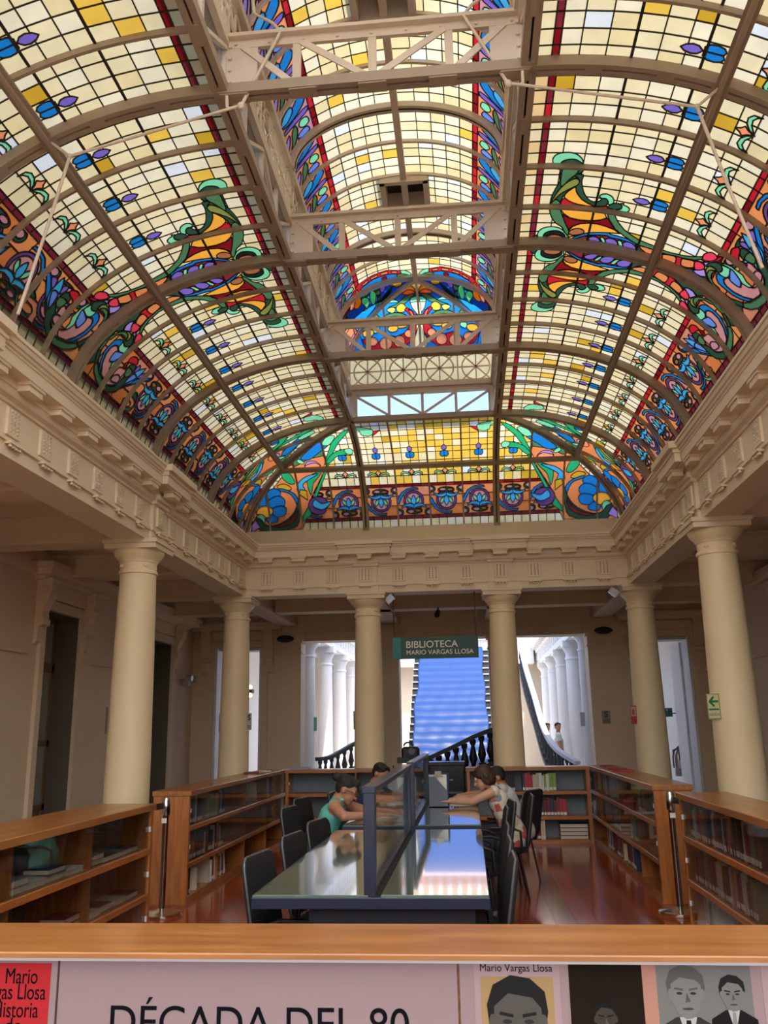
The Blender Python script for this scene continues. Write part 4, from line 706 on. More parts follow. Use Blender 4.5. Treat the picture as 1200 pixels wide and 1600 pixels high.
# tie rods below the nearest visible truss
for sd in (1, -1):
    t = thing('tie_rod', 'thin iron tie rod with forked joint on the %s side of the vault' % SIDES[sd], 'rod', (XC + sd * .95, 5.188, 5.84))
    f = lambda x, z: (sd * (x - .4475), -.05 if z > 5.9 else -.02, z - 5.84)
    b = MB(); b.tube([f(.16, 6.42), f(.445, 5.845)], .012, 8); b.tube([f(.445, 5.845), f(1.70, 5.533)], .0105, 8); b.tube([f(1.70, 5.533), f(1.82, 4.977), f(1.98, 4.30)], .012, 8); b.obj('rod', M_STEEL, t, True)
    MB().tube([f(.55, 5.99), f(.55, 5.84), f(.53, 5.82)], .012, 8).obj('strut', M_STEEL, t, True); MB().tube([f(1.85, 5.66), f(1.70, 5.533)], .0105, 8).obj('strut', M_STEEL, t, True)
    MB().ell(f(.45, 5.84), (.028, .025, .028), 10).obj('joint', M_STEEL, t, True); MB().ell(f(1.70, 5.533), (.02, .02, .02), 10).obj('joint', M_STEEL, t, True)
    b = MB(); b.tube([f(.16, 6.42), f(.22, 6.5), f(.36, 6.6), f(.40, 6.98)], .012, 8); b.obj('hook', M_STEEL, t, True)
# ================================================================== columns and entablature
XL, XR, YBK = -3.41, 2.523, 12.694
fl = struct('floor', 'polished red-brown plank floor of the reading area')
MB().box(-5.8, 4.9, -10, 32, -.2, -.012).obj('floor_base', mat('stone_floor', (.30, .25, .20), .35, var=.1), fl)
MP = [wood('floor_plank_%d' % i, c1, c2, 3.0, .14, (10, 1.2, 10), .35) for i, (c1, c2) in enumerate([((.24, .040, .014), (.38, .080, .028)), ((.30, .052, .018), (.46, .10, .034)), ((.18, .032, .012), (.32, .064, .022))])]
pk = [MB().box(-.0815, .0815, -.6485, .6485, -.012, 0).mesh('plank', M) for M in MP]
for i in range(32):
    for j in range(9):
        y = 2.2 + 1.3 * j + (.43 * (i % 3)); x = -3.1 + .165 * i
        link('plank', R.choice(pk), fl, loc=(x, y - .3, 0))
SHAFT = [(.232, 0), (.232, .10), (.245, .11), (.245, .15), (.226, .19), (.223, .5), (.219, 1.2), (.208, 2.0), (.195, 2.7), (.185, 3.10)]
CAPL = [(.185, 3.10), (.2, 3.105), (.203, 3.12), (.195, 3.14), (.186, 3.145), (.186, 3.22), (.195, 3.225), (.198, 3.24), (.21, 3.255), (.25, 3.30), (.262, 3.335), (.262, 3.345)]
ms = MB().lathe(SHAFT, 36).mesh('shaft', M_COLUMN, True); mc = MB().lathe(CAPL, 36).mesh('capital', M_COLUMN, True)
b = MB(); b.cbox(-.275, .275, -.275, .275, 3.345, 3.40, .004); b.box(-.29, .29, -.29, .29, 3.40, 3.44); mab = b.mesh('abacus', M_PLASTER)
b = MB()
for i in range(4):
    a = pi / 4 + i * pi / 2
    for j in range(3): b.ell((.187 * cos(a + (j - 1) * .09), .187 * sin(a + (j - 1) * .09), 3.183), (.016, .016, .026 if j == 1 else .018), 6)
mro = b.mesh('rosette', M_COLUMN)
COLS = {}
def column(x, y, lab, s=1.0):
    t = thing('column', lab, 'column', (x, y, 0)); t.scale = (s, s, 1)
    for n, me in (('shaft', ms), ('capital', mc), ('abacus', mab)): link(n, me, t)
    link('rosette', mro, t, kind='stuff'); return t
column(XL, 8.693, 'cream round column on the left, the wide one rising behind the left glass case')
column(XR, 8.693, 'cream round column on the right, bearing the arrow sign')
column(XL, 4.693, 'cream round column of the left row, nearest the camera'); column(XR, 4.693, 'cream round column of the right row, nearest the camera')
for x, l in ((XL, 'cream corner column at the left end of the end row'), (-1.427, 'cream column of the end row left of the hanging green sign'), (.544, 'cream column of the end row right of the hanging green sign'), (XR, 'cream corner column at the right end of the end row')): column(x, YBK, l)
def upath(b, prof, y0=-9.5, close=True):
    n = len(prof); V = []
    for k in range(4):
        for d, z in prof:
            V.append([(XL + d, y0, z), (XL + d, YBK - d, z), (XR - d, YBK - d, z), (XR - d, y0, z)][k])
    F = []
    for k in range(3):
        for j in range(n): F.append((k * n + j, k * n + (j + 1) % n, (k + 1) * n + (j + 1) % n, (k + 1) * n + j))
    F += [tuple(range(n)), tuple(range(3 * n, 4 * n))[::-1]]
    b.add(V, F)
ent = struct('trim_4', 'cream entablature running round the hall on top of the columns')
b = MB(); upath(b, [(-.18, 3.44), (.165, 3.44), (.165, 3.545), (-.18, 3.545)]); b.obj('architrave', M_PLASTER, ent)
b = MB(); upath(b, [(-.18, 3.545), (.188, 3.545), (.188, 3.572), (-.18, 3.572)]); b.obj('taenia', M_PLASTER, ent)
b = MB(); upath(b, [(-.18, 3.572), (.158, 3.572), (.158, 3.83), (-.18, 3.83)]); b.obj('frieze', M_PLASTER, ent)
b = MB(); upath(b, [(-.18, 3.83), (.175, 3.83), (.18, 3.85), (.215, 3.87), (.225, 3.895), (.225, 3.925), (-.18, 3.925)]); b.obj('bed_moulding', M_PLASTER, ent)
b = MB(); upath(b, [(-.3, 3.925), (.235, 3.925), (.235, 3.985), (.345, 3.985), (.345, 4.075), (-.3, 4.075)]); b.obj('corona', M_PLASTER, ent)
b = MB(); upath(b, [(-.45, 4.075), (.352, 4.075), (.357, 4.092), (.37, 4.096), (.375, 4.115), (.39, 4.12), (.40, 4.15), (.412, 4.155), (.412, 4.18), (-.45, 4.18)]); b.obj('cymatium', M_PLASTER, ent)
# repeated ornaments of the entablature
tri = MB().cbox(-.095, .095, -.02, .004, 3.60, 3.81, .004).mesh('triglyph', M_PLASTER)
b = MB()
for i in range(3):
    for j in range(6): b.ell(((i - 1) * .048, -.022, 3.635 + .03 * j), (.011, .012, .013), 6)
bead = b.mesh('bead_drop', mat('plaster_bead', (.58, .48, .35), .7))
b = MB(); b.box(-.095, .095, -.055, 0, 3.527, 3.545)
for i in range(4): b.lathe([(.016, 3.505), (.010, 3.527)], 6, c=(-.068 + .045 * i, -.032))
reg = b.mesh('regula', M_PLASTER)
b = MB(); b.box(-.115, .115, -.125, 0, 3.962, 3.985); b.box(-.10, .10, -.112, 0, 3.918, 3.962); mut = b.mesh('mutule', M_PLASTER)
b = MB(); b.box(-.185, .185, -.035, .0, 3.44, 3.545); b.box(-.2, .2, -.055, 0, 3.545, 3.572); b.box(-.17, .17, -.04, 0, 3.572, 3.83); b.box(-.19, .19, -.075, 0, 3.83, 3.87); b.box(-.2, .2, -.105, 0, 3.87, 3.925); res = b.mesh('frieze_block', M_PLASTER)
b = MB(); b.box(-.38, .38, -.06, .0, 3.985, 4.075); b.box(-.395, .395, -.075, .0, 4.075, 4.115); b.box(-.42, .42, -.115, .0, 4.115, 4.185); bl = b.mesh('cornice_break', M_PLASTER)
def on_face(x, y, rot, col):
    e = dict(loc=None)
    def put(n, me, d, k=None, par=None):
        c, s = cos(rot), sin(rot); return link(n, me, par or ent, loc=(x + d * s, y - d * c, 0), rot=(0, 0, rot), kind=k)
    d0 = .0
    if col:
        put('frieze_block', res, .158); put('cornice_break', bl, .352); d0 = .04
    t = put('triglyph', tri, .158 + d0); link('bead_drop', bead, t, kind='stuff')
    put('regula', reg, .165 + d0 * .9, 'stuff'); put('mutule', mut, .212 if not col else .27)
NB = 4
for i in range(13):
    x = XL + (XR - XL) * i / 12
    if 0 < i < 12: on_face(x, YBK, 0, i % 4 == 0)
for i in range(1, 24):
    y = YBK - .5 * i
    on_face(XL, y, pi / 2, i % 8 == 0); on_face(XR, y, -pi / 2, i % 8 == 0)

# ------------------------------------------------------------------ aisle ceilings, beams, walls
XWL, XWR, YW = -5.28, 4.40, 16.5
ce = struct('ceiling', 'brown-shadowed plaster ceiling of the side aisles')
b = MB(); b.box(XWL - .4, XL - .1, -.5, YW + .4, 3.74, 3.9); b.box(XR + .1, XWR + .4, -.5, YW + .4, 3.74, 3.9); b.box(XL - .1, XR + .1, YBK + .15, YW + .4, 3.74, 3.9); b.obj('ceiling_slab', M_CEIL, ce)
b = MB(); b.box(XWL - .4, XL - .42, -.5, YW + 1.4, 4.2, 4.3); b.box(XR + .42, XWR + .4, -.5, YW + 1.4, 4.2, 4.3); b.box(XL - .42, XR + .42, YB - X0 + 3.1, YW + 1.4, 4.2, 4.3); b.obj('roof_deck', mat('roof_deck', (.7, .68, .62), .8), ce)
def beam(x0, x1, y0, y1, z0=3.46):
    b = MB(); b.box(x0, x1, y0, y1, z0, 3.75)
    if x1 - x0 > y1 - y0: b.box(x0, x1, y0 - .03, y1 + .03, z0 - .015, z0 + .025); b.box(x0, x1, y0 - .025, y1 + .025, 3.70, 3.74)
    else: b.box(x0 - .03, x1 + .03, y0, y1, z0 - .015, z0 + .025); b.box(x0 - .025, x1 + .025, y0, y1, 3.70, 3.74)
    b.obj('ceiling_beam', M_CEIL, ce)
for y in (.7, 2.7, 4.693, 6.693, 8.693, 10.693, 12.694, 14.6):
    beam(XWL, XL - .18, y - .13, y + .13); beam(XR + .18, XWR, y - .13, y + .13)
beam(XL + .2, XR - .2, 14.45, 14.72)
for x in (XL, -1.427, .544, XR): beam(x - .14, x + .14, YBK + .2, YW)
wl = struct('wall_left', 'shadowed left aisle wall with tall doors')
def wall_x(root, x, th, y0, y1, z1, holes, M, sd):      # wall in the plane x, thickness away from the hall
    xs = sorted([x, x + sd * th]); b = MB(); y = y0
    for h0, h1, ht in holes:
        b.box(xs[0], xs[1], y, h0, 0, z1); b.box(xs[0], xs[1], h0, h1, ht, z1); y = h1
    b.box(xs[0], xs[1], y, y1, 0, z1); return b.obj('wall_face', M, root)
def wall_y(root, y, th, x0, x1, z1, holes, M):
    b = MB(); x = x0
    for h0, h1, ht in holes:
        b.box(x, h0, y, y + th, 0, z1); b.box(h0, h1, y, y + th, ht, z1); x = h1
    b.box(x, x1, y, y + th, 0, z1); return b.obj('wall_face', M, root)
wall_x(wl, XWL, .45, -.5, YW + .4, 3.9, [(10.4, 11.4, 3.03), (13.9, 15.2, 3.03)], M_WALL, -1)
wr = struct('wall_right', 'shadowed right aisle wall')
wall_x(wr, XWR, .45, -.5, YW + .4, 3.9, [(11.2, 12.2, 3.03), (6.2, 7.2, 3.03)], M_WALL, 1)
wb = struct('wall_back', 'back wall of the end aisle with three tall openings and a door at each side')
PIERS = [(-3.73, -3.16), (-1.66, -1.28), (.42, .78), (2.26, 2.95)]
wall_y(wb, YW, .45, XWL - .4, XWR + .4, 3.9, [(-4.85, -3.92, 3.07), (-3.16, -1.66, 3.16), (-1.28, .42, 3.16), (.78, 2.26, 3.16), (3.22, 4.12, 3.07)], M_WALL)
for x0, x1 in PIERS:
    b = MB(); b.box(x0 - .04, x1 + .04, YW - .08, YW + .3, 3.12, 3.17); b.box(x0 - .02, x1 + .02, YW - .05, YW + .3, 2.93, 2.96); b.box(x0 - .07, x1 + .07, YW - .11, YW + .3, 3.17, 3.30); b.obj('pier_cap', M_WALL, wb)
MB().box(-3.2, 2.3, YW - .06, YW + .3, 3.30, 3.36).obj('lintel_moulding', M_WALL, wb)
# wall_shade: unseen wall, added to shade the glass at the left
MB().box(-4.5, -4.2, -10, 15.3, 4.3, 7.0).box(-4.2, -1.5, 15.0, 15.3, 4.3, 6.5).obj('wall_shade', mat('shade_wall', (.12, .10, .09), .8), kind='structure', label='unseen wall added to shade the left slope of the roof')
# wall mouldings
for root, x, s in ((wl, XWL, 1), (wr, XWR, -1)):
    b = MB(); xs = sorted([x, x + s * .05]); 
    for y0, y1 in ((-.5, 10.0), (11.8, 13.5), (15.6, 16.5)) if s > 0 else ((-.5, 10.7), (12.6, 16.5)):
        b.box(xs[0], xs[1], y0, y1, 2.44, 2.47); b.box(*sorted([x, x + s * .07]), y0, y1, 0, .16); b.box(*sorted([x, x + s * .08]), y0, y1, 3.42, 3.52)
    b.obj('wall_moulding', M_WALL, root)
def console(p, parent, axis, s):      # scrolled bracket: p = (x,y,z top) ; axis = direction of projection
    prof = [(0, 0), (.20, 0), (.21, -.05), (.19, -.09), (.20, -.16), (.17, -.25), (.12, -.33), (.09, -.42), (.10, -.5), (.12, -.52), (.11, -.58), (.06, -.60), (.05, -.78), (0, -.82)]
    n = Vector(axis); t = Vector((0, 0, 1)).cross(n); P = Vector(p)
    b = MB(); b.prism(prof, lambda u, v: P + n * u + Vector((0, 0, v)) - t * .09, lambda u, v: P + n * u + Vector((0, 0, v)) + t * .09)
    for q in (-1, 1):
        b.tube([P + n * (.11 + .055 * cos(a) * (1 - a / 14)) + Vector((0, 0, -.14 + .055 * sin(a) * (1 - a / 14))) + t * q * .095 for a in [k * .6 for k in range(14)]], .011, 6)
    for q in (-.05, 0, .05): b.bar(P + n * .205 + t * q, P + n * .175 + t * q + Vector((0, 0, -.26)), .018, .02, n)
    return b.obj('console', M_WALL, parent)
def door_x(idx, x, sd, y0, y1, zt, lab, hood):
    d = struct('door_%d' % idx, lab); n = (sd, 0, 0)
    X = lambda a, c: sorted([x + sd * a, x + sd * c])
    b = MB()
    for yy in (y0, y1): b.box(*X(-.02, .05), yy - .12 if yy == y0 else yy, yy if yy == y0 else yy + .12, 0, zt + .12)
    b.box(*X(-.02, .05), y0, y1, zt, zt + .12); b.obj('door_casing', M_WALL, d)
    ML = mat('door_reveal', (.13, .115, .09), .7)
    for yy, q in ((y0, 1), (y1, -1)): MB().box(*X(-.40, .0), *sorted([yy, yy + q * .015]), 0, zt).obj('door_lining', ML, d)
    MB().box(*X(-.40, .0), y0, y1, zt - .015, zt).obj('door_lining', ML, d)
    if hood:
        b = MB(); b.box(*X(0, .06), y0 - .2, y1 + .5, zt + .14, zt + .34); b.box(*X(0, .14), y0 - .3, y1 + .65, zt + .34, zt + .38); b.box(*X(0, .26), y0 - .4, y1 + .8, zt + .38, zt + .46); b.box(*X(0, .30), y0 - .45, y1 + .85, zt + .46, zt + .53); b.obj('door_hood', M_WALL, d)
        for yy in (y0 - .14, y1 + .16): console((x, yy, zt + .36), d, n, 1)
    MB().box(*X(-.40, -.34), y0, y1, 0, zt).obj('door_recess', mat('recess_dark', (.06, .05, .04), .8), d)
    MF = mat('door_frame_brown', (.20, .13, .075), .5); MG = mat('frosted_door_glass', (.30, .31, .29), .4)
    b = MB(); w = (y1 - y0) / 2
    for k in range(2):
        a = y0 + w * k
        b.box(*X(-.34, -.29), a, a + .09, .0, zt); b.box(*X(-.34, -.29), a + w - .09, a + w, 0, zt)
        for z0, z1 in ((0, .25), (.55, .62), (1.35, 1.42), (2.3, 2.42), (zt - .08, zt)): b.box(*X(-.34, -.29), a, a + w, z0, z1)
    lf = b.obj('door_leaf', MF, d)
    for k in range(2):
        a = y0 + w * k
        for z0, z1 in ((.62, 1.35), (1.42, 2.3), (2.42, zt - .08)): MB().box(*X(-.33, -.31), a + .09, a + w - .09, z0, z1).obj('door_pane', MG, d)
        MB().box(*X(-.33, -.31), a + .09, a + w - .09, .25, .55).obj('door_panel', MF, d)
    return d
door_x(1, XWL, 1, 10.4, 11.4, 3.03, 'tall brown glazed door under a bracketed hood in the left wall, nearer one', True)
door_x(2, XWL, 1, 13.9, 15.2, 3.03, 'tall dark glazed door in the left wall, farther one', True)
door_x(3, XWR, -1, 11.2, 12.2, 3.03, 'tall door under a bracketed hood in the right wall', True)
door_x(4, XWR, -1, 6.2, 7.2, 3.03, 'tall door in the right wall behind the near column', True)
for idx, (x0, x1, lab) in enumerate(((-4.85, -3.92, 'open doorway in the back wall left of the corner column'), (3.22, 4.12, 'open doorway in the back wall right of the corner column, showing a white corridor'))):
    d = struct('door_%d' % (5 + idx), lab); b = MB()
    for xx, q in ((x0, -1), (x1, 1)): b.box(*sorted([xx, xx + q * .12]), YW - .05, YW + .2, 0, 3.19)
    b.box(x0, x1, YW - .05, YW + .2, 3.07, 3.19); b.obj('door_casing', M_WALL, d)
    b = MB(); b.box(x0 - .3, x1 + .3, YW - .08, YW, 3.2, 3.36); b.box(x0 - .4, x1 + .4, YW - .2, YW, 3.38, 3.46); b.box(x0 - .45, x1 + .42, YW - .24, YW, 3.46, 3.52); b.obj('door_hood', M_WALL, d)
    for xx in (x0 - .14, x1 + .14): console((xx, YW, 3.38), d, (0, -1, 0), 1)
    b = MB(); b.box(x0, x0 + .05, YW + .0, YW + .5, 0, 3.07); b.box(x1 - .05, x1, YW, YW + .5, 0, 3.07); b.box(x0, x1, YW + .1, YW + .5, 3.02, 3.07); b.obj('door_lining', M_WHITE, d)
    b = MB(); xs = (x0 + .05, x0 + .09) if idx == 0 else (x1 - .09, x1 - .05); b.box(*xs, YW + .5, YW + 1.25, .02, 3.0)
    b.obj('door_leaf', mat('dark_door', (.05, .05, .05), .5) if idx == 0 else M_WHITE, d)

# ================================================================== court beyond
ct = struct('wall_court', 'white court beyond the back openings')
b = MB(); b.box(-5.6, -5.3, YW + .45, 30, 0, 4.4); b.box(4.4, 4.7, YW + .45, 30, 0, 4.4); b.obj('wall_face', M_WHITE, ct)
b = MB(); b.box(-5.6, 4.7, 29.5, 29.8, 0, 6.4); b.obj('wall_face', mat('court_beige', (.55, .47, .38), .7), ct)
MB().box(-5.6, 4.7, YW + .4, 31, -.2, -.005).obj('court_floor', mat('court_floor', (.55, .52, .48), .5), ct)
cap2 = [(.17, 3.0), (.19, 3.01), (.19, 3.04), (.165, 3.06), (.165, 3.16), (.2, 3.22), (.235, 3.28), (.235, 3.30)]
for sd, x in ((-1, XL), (1, 2.5)):
    b = MB(); b.box(x - .18, x + .18, YW + .45, 29.5, 3.44, 3.56); b.box(x - .17, x + .17, YW + .45, 29.5, 3.56, 3.84); b.box(x - .24, x + .24, YW + .45, 29.5, 3.84, 3.95); b.box(x - .38, x + .38, YW + .45, 29.5, 3.98, 4.18)
    for k in range(26): b.box(x - sd * .17 - .04, x - sd * .17 + .04, 17 + .48 * k, 17.18 + .48 * k, 3.6, 3.8); b.box(x - sd * .25 - .1, x - sd * .25 + .1, 17 + .48 * k, 17.2 + .48 * k, 3.92, 3.985)
    b.obj('court_cornice', M_WHITE, ct)
    xs = sorted([x, -5.4 if sd < 0 else 4.5]); MB().box(xs[0], xs[1], YW + .4, 30, 3.95, 4.1).obj('court_ceiling', M_WHITE, ct)
    for k in range(5):
        y = 18.5 + 2.4 * k
        t = thing('column', 'white column of the court colonnade on the %s, %s from the doorway' % ('left' if sd < 0 else 'right', ORD[k]), 'column', (x, y, 0))
        MB().lathe([(.215, 0), (.215, .12), (.19, .16), (.187, 1.0), (.17, 3.0)], 28).obj('shaft', M_WHITE, t, True)
        MB().lathe(cap2, 28).obj('capital', M_WHITE, t, True)
        b = MB(); b.box(-.245, .245, -.245, .245, 3.30, 3.44); b.obj('abacus', M_WHITE, t)
b = MB(); b.box(-3.0, 2.2, 28.9, 29.5, 3.5, 4.3); b.box(-3.0, 2.2, 28.7, 29.5, 4.3, 4.5); b.obj('court_cornice', M_WHITE, ct)
b = MB(); b.box(-3.0, 2.2, 28.75, 29.5, 4.5, 4.75); b.obj('parapet', mat('brick_red', (.25, .07, .05), .8), ct)
for i in range(18): MB().lathe([(.05, 4.8), (.09, 4.95), (.05, 5.2), (.07, 5.45)], 10, c=(-2.9 + .3 * i, 29.0)).obj('parapet_baluster', M_WHITE, ct, True)
b = MB(); b.box(-3, 2.4, 28.9, 29.1, 5.45, 5.6); b.obj('parapet_rail', M_WHITE, ct)
# grand stair with the tarpaulin
st = thing('staircase', 'pale stone staircase rising behind the back openings, mostly under a blue tarpaulin', 'staircase', (-.42, 18.9, 0))
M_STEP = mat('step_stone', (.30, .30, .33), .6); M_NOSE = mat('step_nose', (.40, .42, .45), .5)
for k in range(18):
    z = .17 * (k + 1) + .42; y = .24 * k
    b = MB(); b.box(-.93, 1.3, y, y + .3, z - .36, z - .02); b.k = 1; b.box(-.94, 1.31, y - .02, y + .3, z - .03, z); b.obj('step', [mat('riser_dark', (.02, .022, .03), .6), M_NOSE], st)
b = MB(); b.box(-.92, 1.28, .2, 4.3, -.0, .45); b.obj('stair_base', M_STEP, st)
tp = MB(); rt = random.Random(3); NX, NY = 46, 60
for j in range(NY + 1):
    for i in range(NX + 1):
        u, v = i / NX, j / NY
        y = -.12 + 4.25 * v; kst = y / .24; z0 = .42 + .17 * (kst + .75) + .03
        q = (1 - v) ** 1.5
        fold = .020 * q * sin(kst * 2 * pi + .5 * sin(u * 3)) + .004 * sin(kst * 2 * pi) + q * (.012 * sin(u * 9 + v * 31 + 2 * sin(u * 4)) + .006 * sin(u * 27 - v * 17))
        x = -.82 + 1.66 * u + .02 * sin(v * 22) + .03 * sin(v * 9 + 1) * (1 if u < .5 else -.4)
        if v < .12: z0 += .05 * sin(u * 12) - .10 * (.12 - v) / .12; y -= .25 * (.12 - v) * (1 + sin(u * 7))
        tp.v.append((-.42 + x, 18.9 + y - fold * .5, z0 + fold + .05))
for j in range(NY):
    for i in range(NX):
        a = j * (NX + 1) + i; tp.f.append((a, a + 1, a + NX + 2, a + NX + 1)); tp.m.append(0)
M_TARP = mat('blue_tarp', (.001, .030, .15), .42, var=.10, scale=3, bump=.12)
o = tp.obj('tarpaulin', M_TARP, None, True, label='large creased blue plastic tarpaulin hung over the staircase', cat='tarpaulin'); o['kind'] = 'thing'
sm = o.modifiers.new('th', 'SOLIDIFY'); sm.thickness = .006
# balustrades
def balustrade(name, lab, pts, h, M, n, br=.028, MR=None):
    t = thing(name, lab, 'balustrade', pts[0]); o0 = Vector(pts[0]); P = [Vector(p) - o0 for p in pts]
    sp = []
    for i in range(len(P) - 1):
        p0 = P[max(i - 1, 0)]; p1, p2 = P[i], P[i + 1]; p3 = P[min(i + 2, len(P) - 1)]
        for k in range(8):
            u = k / 8; sp.append(.5 * (2 * p1 + (p2 - p0) * u + (2 * p0 - 5 * p1 + 4 * p2 - p3) * u * u + (3 * p1 - p0 - 3 * p2 + p3) * u ** 3))
    sp.append(P[-1])
    b = MB()
    for i in range(len(sp) - 1): b.bar(sp[i] - (sp[i + 1] - sp[i]) * .05, sp[i + 1], .11, .07)
    b.obj('handrail', MR or M, t)
    b = MB()
    for i in range(len(sp) - 1): b.bar(sp[i] - Vector((0, 0, h)) - (sp[i + 1] - sp[i]) * .05, sp[i + 1] - Vector((0, 0, h)), .13, .07)
    b.obj('base_rail', M, t)
    L = [0]
    for i in range(len(sp) - 1): L.append(L[-1] + (sp[i + 1] - sp[i]).length)
    me = MB().lathe([(br * .9, -h + .03), (br * 1.1, -h + .08), (br * .55, -h * .84), (br * 1.25, -h * .62), (br * .9, -h * .45), (br * .5, -h * .25), (br * .9, -h * .17), (br * .9, -.03)], 10).mesh('baluster', M, True)
    for k in range(n):
        s = L[-1] * (k + .5) / n; i = max(j for j in range(len(L)) if L[j] <= s); i = min(i, len(sp) - 2)
        link('baluster', me, t, loc=sp[i] + (sp[i + 1] - sp[i]) * ((s - L[i]) / (L[i + 1] - L[i])))
    return t
M_BAL = mat('dark_balustrade', (.05, .055, .07), .45); M_BALW = mat('balustrade_top', (.62, .66, .74), .35)
balustrade('balustrade', 'curved staircase balustrade sweeping up at the right of the tarpaulin', [(2.05, 17.5, .80), (1.76, 18.5, 1.04), (1.60, 19.3, 1.43), (1.51, 20.3, 2.13), (1.40, 21.3, 2.92), (1.36, 22.2, 3.63)], .62, M_BAL, 26, .045, M_BALW)
balustrade('balustrade', 'dark balustrade rising to the right in the left opening', [(-3.06, 17.8, .93), (-2.85, 18.2, .96), (-2.5, 18.6, 1.16), (-2.0, 19.0, 1.45), (-1.6, 19.3, 1.7)], .5, M_BAL, 12, .05)
balustrade('balustrade', 'black stair rail slanting up in front of the tarpaulin', [(-.75, 15.2, .98), (-.3, 15.2, 1.17), (.1, 15.2, 1.35), (.48, 15.2, 1.47), (.9, 15.2, 1.5)], .55, mat('black_rail', (.008, .008, .01), .5), 11, .06)

_b = [o for o in bpy.data.objects if o.name == 'balustrade.002'][0]
MB().prism([(-.75, -.98 + .0), (.9, -.98), (.9, -.03), (.48, -.08), (.1, -.2), (-.3, -.38), (-.75, -.57)], lambda u, v: (u + .75, -.05, v), lambda u, v: (u + .75, .05, v)).obj('stringer', MATS['black_rail'], _b)
# ================================================================== cases, counter, books
M_BACKP = mat('case_back_panel', (.17, .20, .23), .6); M_CLIP = mat('glass_clip', (.75, .75, .72), .3)
SH = (.05, .343, .657, .925)
def case(lab, loc, rot, L, D, n, back=M_BACKP, glass=True, name='display_case', ends=(True, True)):
    t = thing(name, lab, 'bookcase', (*loc, 0), rot)
    b = MB(); b.cbox(-.012, L + .012, -.018, D + .01, .925, .97, .004); b.obj('top', M_WOODT, t)
    for i, x in enumerate((0, L - .045)): MB().cbox(x, x + .045, 0, D, 0, .925, .003).obj('end_panel', M_WOODV, t)
    MB().box(.045, L - .045, .02, D, 0, .05).obj('plinth', M_WOOD, t)
    for z in SH[1:3]: MB().cbox(.045, L - .045, .0, D - .02, z - .042, z, .003).obj('shelf', M_WOOD, t)
    MB().box(.045, L - .045, D - .016, D - .004, .05, .925).obj('back_panel', back, t)
    for i in range(1, n): MB().box(L * i / n - .012, L * i / n + .012, .03, D - .02, .05, .925).obj('divider', M_WOODV, t)
    if glass:
        for j in range(3):
            z0, z1 = SH[j], (SH[j + 1] - .045 if j < 2 else .925)
            if glass == 'upper' and j == 0: continue
            for i in range(n):
                MB().box(.05 + (L - .1) * i / n + .003, .05 + (L - .1) * (i + 1) / n - .003, .006 + .004 * (i % 2), .010 + .004 * (i % 2), z0, z1).obj('glass_door', M_CASEGLASS, t)
            for x in (.05, L - .062): MB().box(x, x + .012, -.004, .01, (z0 + z1) / 2 - .018, (z0 + z1) / 2 + .018).obj('glass_clip', M_CLIP, t)
    return t
CASES = dict(
  back_right=((-.06, 12.10), 0, 1.615, .31), right=((1.597, 12.42), -pi / 2, 4.26, .33), right_near=((1.61, 7.28), -pi / 2, 4.65, .36),
  left=((-2.574, 8.09), pi / 2, 4.33, .34), left_near=((-2.40, 2.62), pi / 2, 4.06, .46), back_left=((-2.525, 12.12), 0, 1.93, .31))
case('wooden bookcase with three shelves of books against the end row, right of the black piano', *CASES['back_right'], 1, glass=False)
case('long wooden glass-fronted bookcase along the right side, its plain end by the right stanchion', *CASES['right'], 4, glass='upper')
case('wooden glass-fronted bookcase at the right edge, nearest the front counter', *CASES['right_near'], 4)
case('long wooden glass-fronted bookcase along the left side, its plain end by the left stanchion', *CASES['left'], 4, glass='upper')
case('wooden glass case with books lying flat at the left edge, nearest the front counter', *CASES['left_near'], 4, back=mat('case_back_green', (.13, .15, .12), .6))
case('nearly empty wooden glass-fronted bookcase against the end row on the left', *CASES['back_left'], 2)
BCOL = dict(black=(.015, .014, .016), maroon=(.16, .02, .03), red=(.45, .03, .06), white=(.66, .65, .62), beige=(.52, .44, .33), green=(.22, .36, .06), navy=(.03, .045, .10), brown=(.14, .07, .04), grey=(.26, .27, .28), cream=(.68, .58, .42), blue=(.06, .14, .30), olive=(.20, .19, .09))
def bm(c): return mat('book_' + c, BCOL[c], .55, var=.08, scale=30)
M_PAGE = mat('book_pages', (.62, .56, .44), .8); M_LABEL = mat('spine_label', (.74, .74, .72), .7)
NDIV = dict(right=4, right_near=4, left=4, left_near=4, back_left=2)
COUNT = {}
PEND = []
BMESH = {}
